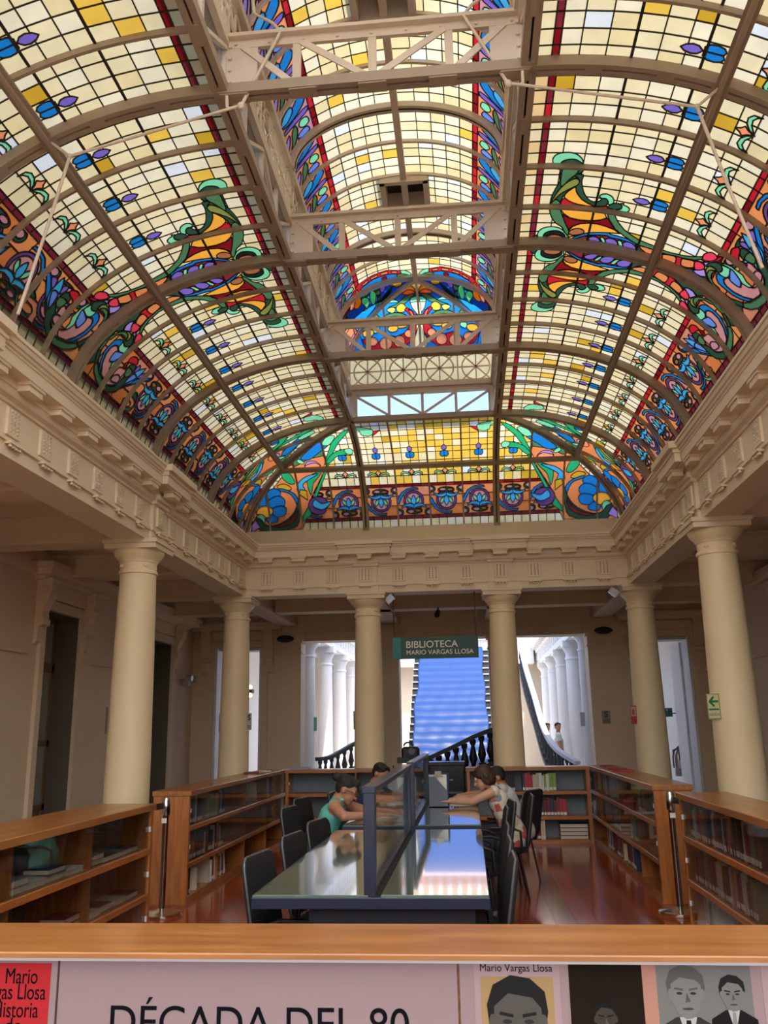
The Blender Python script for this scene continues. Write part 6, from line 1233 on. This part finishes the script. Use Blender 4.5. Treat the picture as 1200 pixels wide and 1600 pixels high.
for q in (-.06, .06): MB().box(q - .002, q + .002, -.006, -.004, -.112, .112).obj('border', M_SG, t)
for q in (-.112, .112): MB().box(-.06, .06, -.006, -.004, q - .002, q + .002).obj('border', M_SG, t)
t = wallsign('grey safety sign with a black letter S on the right pier', 2.50, 16.49, 1.635, .15, .24, 0, (.28, .27, .24), 'zone'); text('lettering', 'S', .15, M_SK, t, face_y(0, -.0045, .0), 'CENTER', off=.004)
for i in range(3): MB().box(-.06, .06, -.0055, -.004, -.04 - .025 * i, -.03 - .025 * i).obj('print_line', M_SK, t)
t = wallsign('white safety sign with a letter S on the left corner column', XL + .225, YBK - .04, 1.63, .10, .24, .95, (.55, .55, .52), 'zone_small'); text('lettering', 'S', .11, M_SK, t, face_y(0, -.0045, .02), 'CENTER', off=.003)
for i in range(2): MB().box(-.035, .035, -.0055, -.004, -.07 - .025 * i, -.06 - .025 * i).obj('print_line', M_SK, t)
t = wallsign('red and white extinguisher sign on the right corner column', XR - .225, YBK - .05, 1.625, .10, .25, -.8, (.42, .05, .05), 'fire'); MB().box(-.04, .04, -.006, -.004, -.02, .11).obj('pictogram_field', mat('sign_pink', (.6, .42, .38), .5), t); MB().lathe([(.016, .0), (.018, .06), (.008, .075)], 10, c=(0, -.006)).obj('pictogram', mat('sign_red', (.5, .04, .05), .5), t)
for lab, x, y, z, rz, c in (('dark sign seen edge-on on the left side of the near left column', XL - .222, 8.62, 1.62, -1.25, (.05, .03, .02)), ('dark sign seen edge-on on the left of the left corner column', XL - .222, YBK - .02, 1.62, -1.3, (.06, .03, .02)), ('dark sign seen edge-on on the right side of the near right column', XR + .222, 8.72, 1.66, 1.4, (.06, .02, .015)), ('small dark sign on the left side of the end-row column left of the hanging sign', -1.427 - .222, YBK, 1.62, -1.35, (.02, .02, .022))):
    wallsign(lab, x, y, z, .09, .26, rz, c, 'edge')
wallsign('green and white sign on the first court column at the left', XL + .19, 18.46, 1.62, .09, .28, 1.0, (.12, .25, .18), 'court')
wallsign('small framed sign on the first court column at the right', 2.5 - .185, 18.42, 1.62, .1, .28, -.7, (.35, .36, .42), 'court_r')
t = wallsign('small green sign with a white figure in the right doorway', 3.92, 18.0, 1.72, .2, .17, -.25, (.01, .10, .07), 'runner'); b = MB(); b.bar((0, -.005, -.05), (0, -.005, .03), .02, .002, (1, 0, 0)); b.ell((0, -.005, .05), (.016, .002, .016), 8); b.obj('figure', M_SW, t)
MB().tube([(.09, .0, -.02), (.35, .02, -.02)], .01, 6).obj('arm', M_DARK, t)
# extinguisher
t = thing('fire_extinguisher', 'silver fire extinguisher hanging in the right doorway', 'extinguisher', (4.10, 18.2, .50), .2)
MB().lathe([(.075, 0), (.09, .02), (.09, .40), (.07, .46), (.03, .50), (.03, .54)], 20).obj('cylinder', mat('ext_silver', (.40, .36, .34), .25, .9), t, True)
b = MB(); b.bar((-.02, -.02, .55), (.06, -.09, .60), .03, .012); b.bar((-.02, -.02, .53), (.06, -.09, .55), .03, .012); b.obj('handle', M_DARK, t)
MB().tube([(0, -.03, .54), (-.1, -.06, .50), (-.14, -.06, .36), (-.13, -.05, .16)], .014, 8).obj('hose', mat('hose_black', (.02, .02, .02), .5), t, True)
MB().box(-.05, .05, -.093, -.088, .15, .30).obj('tag', M_LABEL, t)
MB().box(-.02, .02, .08, .22, .3, .5).obj('bracket', M_DARK, t)
# loudspeakers, spots, wall lamp, floodlights
for lab, x in (('dark oval loudspeaker at the top of the left pier', -3.44), ('dark oval loudspeaker at the top of the right pier', 2.55)):
    t = thing('loudspeaker', lab, 'speaker', (x, 16.36, 3.20)); MB().ell((0, 0, 0), (.17, .09, .07), 16).obj('housing', M_DARK, t, True); MB().box(-.13, .13, -.08, -.03, -.035, -.02).obj('grille', mat('grille', (.04, .04, .045), .6), t); MB().box(-.03, .03, .05, .13, -.02, .03).obj('bracket', M_DARK, t)
t = thing('spotlight', 'small black ceiling spotlight above the hanging sign', 'lamp', (-.44, 14.4, 3.42)); MB().tube([(0, 0, .03), (0, 0, -.04)], .012, 8).obj('stem', M_DARK, t); MB().tube([(.0, .04, -.04), (-.02, -.07, -.11)], .045, 12).obj('head', M_DARK, t, True)
for lab, x, s in (('pale floodlight by the capital left of the hanging sign', -1.427 + .33, 1), ('pale floodlight by the right corner capital', XR - .36, -1)):
    t = thing('floodlight', lab, 'lamp', (x, YBK - .02, 3.36)); MB().bar((-.05 * s, 0, -.04), (.05 * s, .0, .045), .10, .05, (0, 1, 0)).obj('head', mat('flood_white', (.62, .68, .85), .3), t); MB().tube([(0, 0, .04), (0, 0, .085)], .012, 8).obj('bracket', M_DARK, t)
t = thing('emergency_light', 'silver two-headed emergency light on the left wall past the second door', 'lamp', (XWL + .1, 15.9, 2.42)); MB().cbox(-.1, .05, -.12, .12, -.09, .02, .01).obj('box', mat('lamp_silver', (.5, .5, .5), .25, .6), t)
for s in (-1, 1): MB().tube([(.02, s * .09, .05), (.12, s * .10, .04)], .055, 12).obj('lamp_head', mat('lamp_silver', (.5, .5, .5), .25, .6), t, True)
t = thing('wall_lamp', 'lit wall lamp glowing warm in the left doorway', 'lamp', (-5.22, 20.6, 2.42)); MB().cbox(-.08, .12, -.12, .12, -.04, .05, .01).obj('bracket', M_DARK, t)
MB().ell((.05, 0, .10), (.05, .07, .05), 10).obj('bulb', mat('lamp_glow', (1.0, .45, .15), .5, emit=6.0), t, True)
MB().ell((.05, 0, -.09), (.05, .07, .05), 10).obj('bulb', mat('lamp_glow', (1.0, .45, .15), .5, emit=6.0), t, True)
# ================================================================== people
def rmesh(caps, ells, voxel, mats_of, smooth_it=4):
    """one continuous skin over tapered limbs and ellipsoids; mats_of(co) -> material index"""
    b = MB()
    for p, q, r0, r1 in caps:
        p = Vector(p); q = Vector(q); n = 7; L = (q - p).length; pts = []; rr = []
        for i in range(4): a = pi / 2 * i / 4; pts.append(p - (q - p).normalized() * r0 * cos(a)); rr.append(max(r0 * sin(a), .0008))
        for i in range(n + 1): pts.append(p + (q - p) * i / n); rr.append(r0 + (r1 - r0) * i / n)
        for i in range(1, 5): a = pi / 2 * i / 4; pts.append(q + (q - p).normalized() * r1 * sin(a)); rr.append(max(r1 * cos(a), .0008))
        b.tube(pts, rr, 12)
    for c, r, rot in ells: b.ell(c, r, 18, rot)
    me = b.mesh('tmp', []); o = bpy.data.objects.new('tmp', me); COL.objects.link(o)
    m = o.modifiers.new('r', 'REMESH'); m.mode = 'VOXEL'; m.voxel_size = voxel; m.use_smooth_shade = True
    s = o.modifiers.new('s', 'SMOOTH'); s.iterations = smooth_it; s.factor = .5
    bpy.context.view_layer.update(); dg = bpy.context.evaluated_depsgraph_get()
    nm = bpy.data.meshes.new_from_object(o.evaluated_get(dg)); bpy.data.objects.remove(o); 
    nm.materials.clear()
    for M in mats_of[0]: nm.materials.append(M)
    if len(mats_of[0]) > 1:
        idx = [mats_of[1](pl.center) for pl in nm.polygons]; nm.polygons.foreach_set('material_index', idx)
    nm.polygons.foreach_set('use_smooth', [True] * len(nm.polygons)); nm.update(); return nm
def segd(c, p, q):
    d = q - p; t = max(0, min(1, (c - p).dot(d) / d.length_squared)); return (c - p - d * t).length
def skin(n, c):
    return mat('skin_' + n, c, .5, var=.06, scale=12)
def hand(wr, dirv, upv, s, side):
    d = Vector(dirv).normalized(); u = Vector(upv).normalized(); w = d.cross(u).normalized() * side; u = w.cross(d) * side if side else u; u = Vector(upv).normalized(); wr = Vector(wr); C = []
    palm = wr + d * .045 * s
    for k, (o, L) in enumerate(((-.028, .062), (-.010, .072), (.009, .068), (.027, .055))):
        a = wr + w * o * .7 * s + d * .01 * s; kn = wr + d * .078 * s + w * o * s; m1 = kn + d * L * .5 * s + u * .004; tp = m1 + d * L * .42 * s - u * .022 * s
        C += [(a, kn, .016 * s, .0125 * s), (kn, m1, .0095 * s, .0085 * s), (m1, tp, .0085 * s, .007 * s)]
    tb = wr + d * .02 * s - w * .022 * s; t1 = tb - w * .030 * s + d * .03 * s; C += [(tb, t1, .014 * s, .011 * s), (t1, t1 + d * .034 * s - u * .006, .0105 * s, .008 * s)]
    return C
def person(lab, J, skinc, cloth, M_cl, hairM, hairf, sleeves=0.0, legs='trousers', s=.93, face=True, glasses=False, standing=False, vox=.0085, Mleg=None, extra=None):
    V = lambda k: Vector(J[k])
    caps = []; root = thing('person', lab, 'person', (V('hip').x, V('hip').y, 0)); off = Vector((V('hip').x, V('hip').y, 0))
    for k in J: J[k] = Vector(J[k]) - (off if k not in ('face', 'up') else Vector((0, 0, 0)))
    hip, chest, neck, head = J['hip'], J['chest'], J['neck'], J['head']
    ax = (J['shR'] - J['shL']).normalized(); hx = (J['hipR'] - J['hipL']).normalized()
    caps += [(J['hipL'], J['hipR'], .105 * s, .105 * s), (hip + Vector((0, 0, .02)), (hip + chest) / 2, .125 * s, .12 * s), ((hip + chest) / 2 - ax * .05, chest - ax * .07, .11 * s, .11 * s), ((hip + chest) / 2 + ax * .05, chest + ax * .07, .11 * s, .11 * s), (chest - ax * .08, chest + ax * .08, .11 * s, .11 * s), (J['shL'], J['shR'], .06 * s, .06 * s), (chest, neck, .095 * s, .06 * s), (neck, head - Vector((0, 0, .03)), .052 * s, .05 * s)]
    arms = []
    for q in 'LR':
        arms += [(J['sh' + q], J['el' + q], .05 * s, .040 * s), (J['el' + q], J['wr' + q], .040 * s, .027 * s)]
        caps += arms[-2:]
        caps += hand(J['wr' + q], J['wr' + q] - J['el' + q] + Vector((0, 0, -.01)), (0, 0, 1), s, 1 if q == 'L' else -1)
        caps += [(J['hip' + q], J['kn' + q], .085 * s, .058 * s), (J['kn' + q], J['an' + q], .055 * s, .036 * s)]
        fd = Vector(J['face']) * 1.0; fd.z = 0; fd.normalize(); caps += [(J['an' + q] + Vector((0, 0, -.03)), J['an' + q] + fd * .13 + Vector((0, 0, -.05)), .036 * s, .028 * s)]
    F = Vector(J['face']).normalized(); up0 = Vector(J['up']).normalized(); sd = F.cross(up0).normalized(); U = sd.cross(F).normalized()
    rot = Matrix((sd, F, U)).transposed(); H = head
    E_ = [(H + U * .018 * s - F * .008 * s, (.072 * s, .092 * s, .085 * s), rot), (H - U * .045 * s + F * .032 * s, (.052 * s, .060 * s, .062 * s), rot), (H - U * .095 * s + F * .062 * s, (.026 * s, .024 * s, .020 * s), rot)]
    caps += [(H + F * .086 * s + U * .0 * s, H + F * .108 * s - U * .030 * s, .009 * s, .013 * s), (H + F * .082 * s - U * .065 * s - sd * .018 * s, H + F * .082 * s - U * .065 * s + sd * .018 * s, .010 * s, .010 * s), (H + F * .085 * s + U * .018 * s - sd * .045 * s, H + F * .085 * s + U * .018 * s + sd * .045 * s, .010 * s, .010 * s)]
    for q in (-1, 1): E_.append((H + sd * q * .074 * s - U * .012 * s - F * .008 * s, (.010 * s, .020 * s, .030 * s), rot))
    neckz = neck + (neck - chest).normalized() * .0
    Mleg = Mleg or mat('dark_trousers', (.03, .035, .06), .8)
    def cls(c):
        c = Vector(c); dh = (c - H).length
        if dh < .135 * s or segd(c, neck + (head - neck) * .25, head) < .06 * s: return 0
        for a, (p, q, r0, r1) in enumerate(arms):
            if segd(c, p, q) < max(r0, r1) * 1.28 + .004:
                if a % 2 == 1: return 1 if sleeves > 1.2 and segd(c, p, p + (q - p) * (sleeves - 1.0)) < r0 * 1.35 else 0
                t = (c - p).dot(q - p) / (q - p).length_squared
                return 1 if t < sleeves else (0 if t > .02 else 1)
        for q in 'LR':
            if (c - J['wr' + q]).length < .2 * s and segd(c, J['wr' + q], J['wr' + q] + (J['wr' + q] - J['el' + q]).normalized() * .17) < .075: return 0
            if segd(c, J['kn' + q], J['an' + q]) < .075: return 2
            if c.z < J['an' + q].z + .03: return 3
            if segd(c, J['hip' + q] * .7 + J['kn' + q] * .3, J['kn' + q]) < .095: return 2
        return 1 if c.z > hip.z - .03 else 2
    me = rmesh(caps, E_, vox, ([skin(cloth, skinc), M_cl, Mleg, mat('shoe_dark', (.02, .02, .022), .5)], cls))
    link('body', me, root)
    # hair
    hc, he = hairf(H, F, U, sd, s)
    link('hair', rmesh(hc, he, .007, ([hairM], None), 2), root)
    if face:
        for q in (-1, 1):
            b = MB(); b.ell(H + F * .078 * s + sd * q * .030 * s + U * .006 * s, (.013 * s, .008 * s, .008 * s), 10, rot); b.obj('eye', mat('eye_white', (.6, .58, .55), .2), root, True)
            b = MB(); b.ell(H + F * .0855 * s + sd * q * .030 * s + U * .005 * s, (.005 * s, .003 * s, .005 * s), 8, rot); b.obj('iris', mat('iris_dark', (.03, .015, .01), .2), root, True)
            b = MB(); b.bar(H + F * .092 * s + sd * q * .012 * s + U * .026 * s, H + F * .084 * s + sd * q * .048 * s + U * .026 * s, .008 * s, .006 * s, F); b.obj('eyebrow', hairM, root)
        b = MB(); b.tube([H + F * (.0935 - .004 * abs(k)) * s - U * .064 * s + sd * k * .009 * s for k in (-2, -1, 0, 1, 2)], .0045 * s, 6); b.obj('lips', mat('lip_' + cloth, (skinc[0] * .75, skinc[1] * .45, skinc[2] * .45), .4), root, True)
    if glasses:
        b = MB()
        for q in (-1, 1):
            b.tube([H + F * .102 * s + sd * (q * .031 + .024 * cos(a)) * s + U * (.004 + .018 * sin(a)) * s for a in [2 * pi * i / 14 for i in range(14)]], .0022, 6, True)
            b.tube([H + F * .10 * s + sd * q * .055 * s + U * .008 * s, H + F * .05 * s + sd * q * .076 * s + U * .008 * s, H - F * .005 * s + sd * q * .078 * s + U * .002 * s], .002, 6)
        b.tube([H + F * .104 * s - sd * .008 * s + U * .006 * s, H + F * .104 * s + sd * .008 * s + U * .006 * s], .002, 6); b.obj('glasses', M_DARK, root)
    if extra: extra(root, J, H, F, U, sd, s)
    return root
def bun_hair(H, F, U, sd, s):
    return [(H - F * .06 * s + U * .04 * s, H - F * .12 * s + U * .045 * s, .026 * s, .022 * s), (H + F * .05 * s + U * .085 * s, H - F * .07 * s + U * .06 * s, .040 * s, .055 * s)], [(H + U * .040 * s - F * .022 * s, (.080 * s, .092 * s, .076 * s), Matrix((sd, F, U)).transposed()), (H - F * .058 * s - U * .0 * s, (.070 * s, .052 * s, .068 * s), Matrix((sd, F, U)).transposed()), (H - F * .135 * s + U * .045 * s, (.042 * s, .042 * s, .040 * s), None)]
def bob_hair(H, F, U, sd, s):
    rt = Matrix((sd, F, U)).transposed(); e = [(H + U * .040 * s - F * .020 * s, (.090 * s, .100 * s, .082 * s), rt), (H - F * .055 * s - U * .03 * s, (.086 * s, .068 * s, .085 * s), rt)]
    for q in (-1, 1): e.append((H + sd * q * .070 * s - U * .02 * s - F * .015 * s, (.022 * s, .045 * s, .065 * s), rt))
    rg = random.Random(4)
    for i in range(26):
        a, c = rg.uniform(0, 2 * pi), rg.uniform(-.3, 1); d = (sd * cos(a) * .9 + (-F) * abs(sin(a)) * .9 + U * c).normalized(); e.append((H - F * .02 * s + d * .085 * s, (.018 * s, .018 * s, .018 * s), None))
    return [], e
def short_hair(H, F, U, sd, s):
    rt = Matrix((sd, F, U)).transposed(); e = [(H + U * .038 * s - F * .020 * s, (.080 * s, .094 * s, .076 * s), rt), (H - F * .052 * s + U * .0 * s, (.070 * s, .052 * s, .062 * s), rt)]; rg = random.Random(8)
    for i in range(18):
        a = rg.uniform(0, 2 * pi); d = (sd * cos(a) * .8 + F * sin(a) * .7 + U * rg.uniform(.4, 1)).normalized(); e.append((H + U * .02 * s + d * .085 * s, (.014 * s, .014 * s, .014 * s), None))
    return [], e
M_HAIR = mat('black_hair', (.010, .007, .006), .55, bump=.4, scale=60, stretch=(1, 1, 6)); M_HAIRB = mat('brown_hair', (.045, .018, .010), .55, bump=.4, scale=60)
def seated(x, y, f, lean, head, shz, elL, wrL, elR, wrR, face, up=(0, 0, 1), hz=.47):
    """f = +1 sits facing +x, -1 facing -x; lean = how far the shoulders are ahead of the hips"""
    sy = .155; L = 1 if f > 0 else -1     # left side is +y when facing +x
    J = dict(hip=(x, y, hz), hipL=(x + f * .02, y + L * .08, hz - .02), hipR=(x + f * .02, y - L * .08, hz - .02), chest=(x + f * lean * .8, y, shz - .09), neck=(x + f * lean * 1.08, y, shz + .035), head=head,
        shL=(x + f * lean, y + L * sy, shz - .01), shR=(x + f * lean, y - L * sy, shz - .01), elL=elL, wrL=wrL, elR=elR, wrR=wrR, knL=(x + f * .40, y + L * .10, hz - .02), knR=(x + f * .40, y - L * .10, hz - .02), anL=(x + f * .36, y + L * .10, .075), anR=(x + f * .36, y - L * .10, .075), face=face, up=up)
    return J
M_TEAL = mat('teal_blouse', (.10, .42, .36), .75, var=.15, scale=9, bump=.2)
def collar(root, J, H, F, U, sd, s):
    b = MB(); n = J['neck']; ax = (J['shR'] - J['shL']).normalized()
    b.tube([n + Vector((cos(a) * .062, sin(a) * .066, -.012 + .012 * cos(a))) for a in [2 * pi * i / 16 for i in range(16)]], .013, 8, True); b.obj('collar', M_TEAL, root, True)
person('woman in a sleeveless teal blouse, hair in a bun, writing at the farther table', seated(-1.27, 7.36, 1, .17, (-1.015, 7.34, 1.015), .905, (-.90, 7.60, .83), (-.68, 7.44, .83), (-1.0, 7.05, .83), (-.74, 7.20, .83), (.86, -.10, -.50), (.45, 0, .9)), (.42, .20, .12), 'woman_teal', M_TEAL, M_HAIR, bun_hair, sleeves=.02, glasses=True, extra=collar)
person('reader with dark hair in a dark blue top, arms on the farther table', seated(-1.17, 9.0, 1, .19, (-.90, 8.98, 1.055), .93, (-.80, 9.22, .835), (-.62, 9.05, .835), (-.94, 8.74, .835), (-.66, 8.78, .835), (.75, -.5, -.42), (.4, -.1, .9)), (.38, .17, .10), 'reader_blue', mat('dark_blue_shirt', (.025, .03, .10), .8), M_HAIR, short_hair, sleeves=.85)
M_FLORAL = bpy.data.materials.new('floral_dress'); M_FLORAL.use_nodes = True
_t = M_FLORAL.node_tree; _p = _t.nodes['Principled BSDF']; _p.inputs['Roughness'].default_value = .8
_c = _t.nodes.new('ShaderNodeTexCoord'); _v = _t.nodes.new('ShaderNodeTexVoronoi'); _v.inputs['Scale'].default_value = 17; _r = _t.nodes.new('ShaderNodeValToRGB'); _r.color_ramp.interpolation = 'CONSTANT'
for i, (q, c) in enumerate(((0, (.62, .56, .44)), (.35, (.55, .10, .10)), (.5, (.62, .56, .45)), (.62, (.20, .24, .30)), (.72, (.66, .60, .48)), (.85, (.60, .26, .20)))):
    e = _r.color_ramp.elements[0] if i == 0 else _r.color_ramp.elements.new(q); e.position = q; e.color = (*c, 1)
_r.color_ramp.elements.remove(_r.color_ramp.elements[-1]) if len(_r.color_ramp.elements) > 6 else None
_t.links.new(_c.outputs['Object'], _v.inputs['Vector']); _t.links.new(_v.outputs['Color'], _r.inputs[0]); _t.links.new(_r.outputs[0], _p.inputs['Base Color'])
person('woman in a floral dress with short brown hair, leaning on the farther table', seated(.40, 8.50, -1, .20, (.11, 8.46, 1.035), .925, (.0, 8.30, .835), (-.20, 8.36, .835), (.04, 8.74, .835), (-.16, 8.64, .835), (-.84, -.05, -.42), (-.4, 0, .9)), (.50, .27, .17), 'woman_floral', M_FLORAL, M_HAIRB, bob_hair, sleeves=.02)
person('person in a pale grey shirt sitting beyond the woman in the floral dress', seated(.50, 9.12, -1, .20, (.25, 9.10, 1.00), .905, (.14, 8.95, .835), (-.06, 9.0, .835), (.16, 9.34, .835), (-.04, 9.26, .835), (-.85, -.1, -.4), (-.4, 0, .9)), (.40, .19, .11), 'person_grey', mat('pale_grey_shirt', (.50, .52, .54), .8), M_HAIR, short_hair, sleeves=.8)
def stander(x, y, fx):
    return dict(hip=(x, y, .86), hipL=(x, y + .08 * fx, .84), hipR=(x, y - .08 * fx, .84), chest=(x, y, 1.16), neck=(x, y, 1.34), head=(x, y - .01, 1.475), shL=(x, y + .165 * fx, 1.29), shR=(x, y - .165 * fx, 1.29), elL=(x + .02, y + .20 * fx, 1.03), wrL=(x + .07 * fx, y + .19 * fx, .82), elR=(x + .02, y - .20 * fx, 1.03), wrR=(x + .07 * fx, y - .19 * fx, .82), knL=(x + .01 * fx, y + .08 * fx, .45), knR=(x + .01 * fx, y - .08 * fx, .45), anL=(x, y + .08 * fx, .075), anR=(x, y - .08 * fx, .075), face=(.3 * fx, -.95, 0), up=(0, 0, 1))
person('distant person standing behind the court balustrade, left of two', stander(1.95, 22.6, 1), (.40, .2, .12), 'far_a', mat('white_shirt', (.7, .7, .7), .8), M_HAIR, short_hair, sleeves=.5, vox=.014)
person('distant person standing behind the court balustrade, right of two', stander(2.06, 21.0, 1), (.38, .18, .11), 'far_b', mat('grey_shirt', (.5, .52, .55), .8), M_HAIR, short_hair, sleeves=.5, vox=.014)
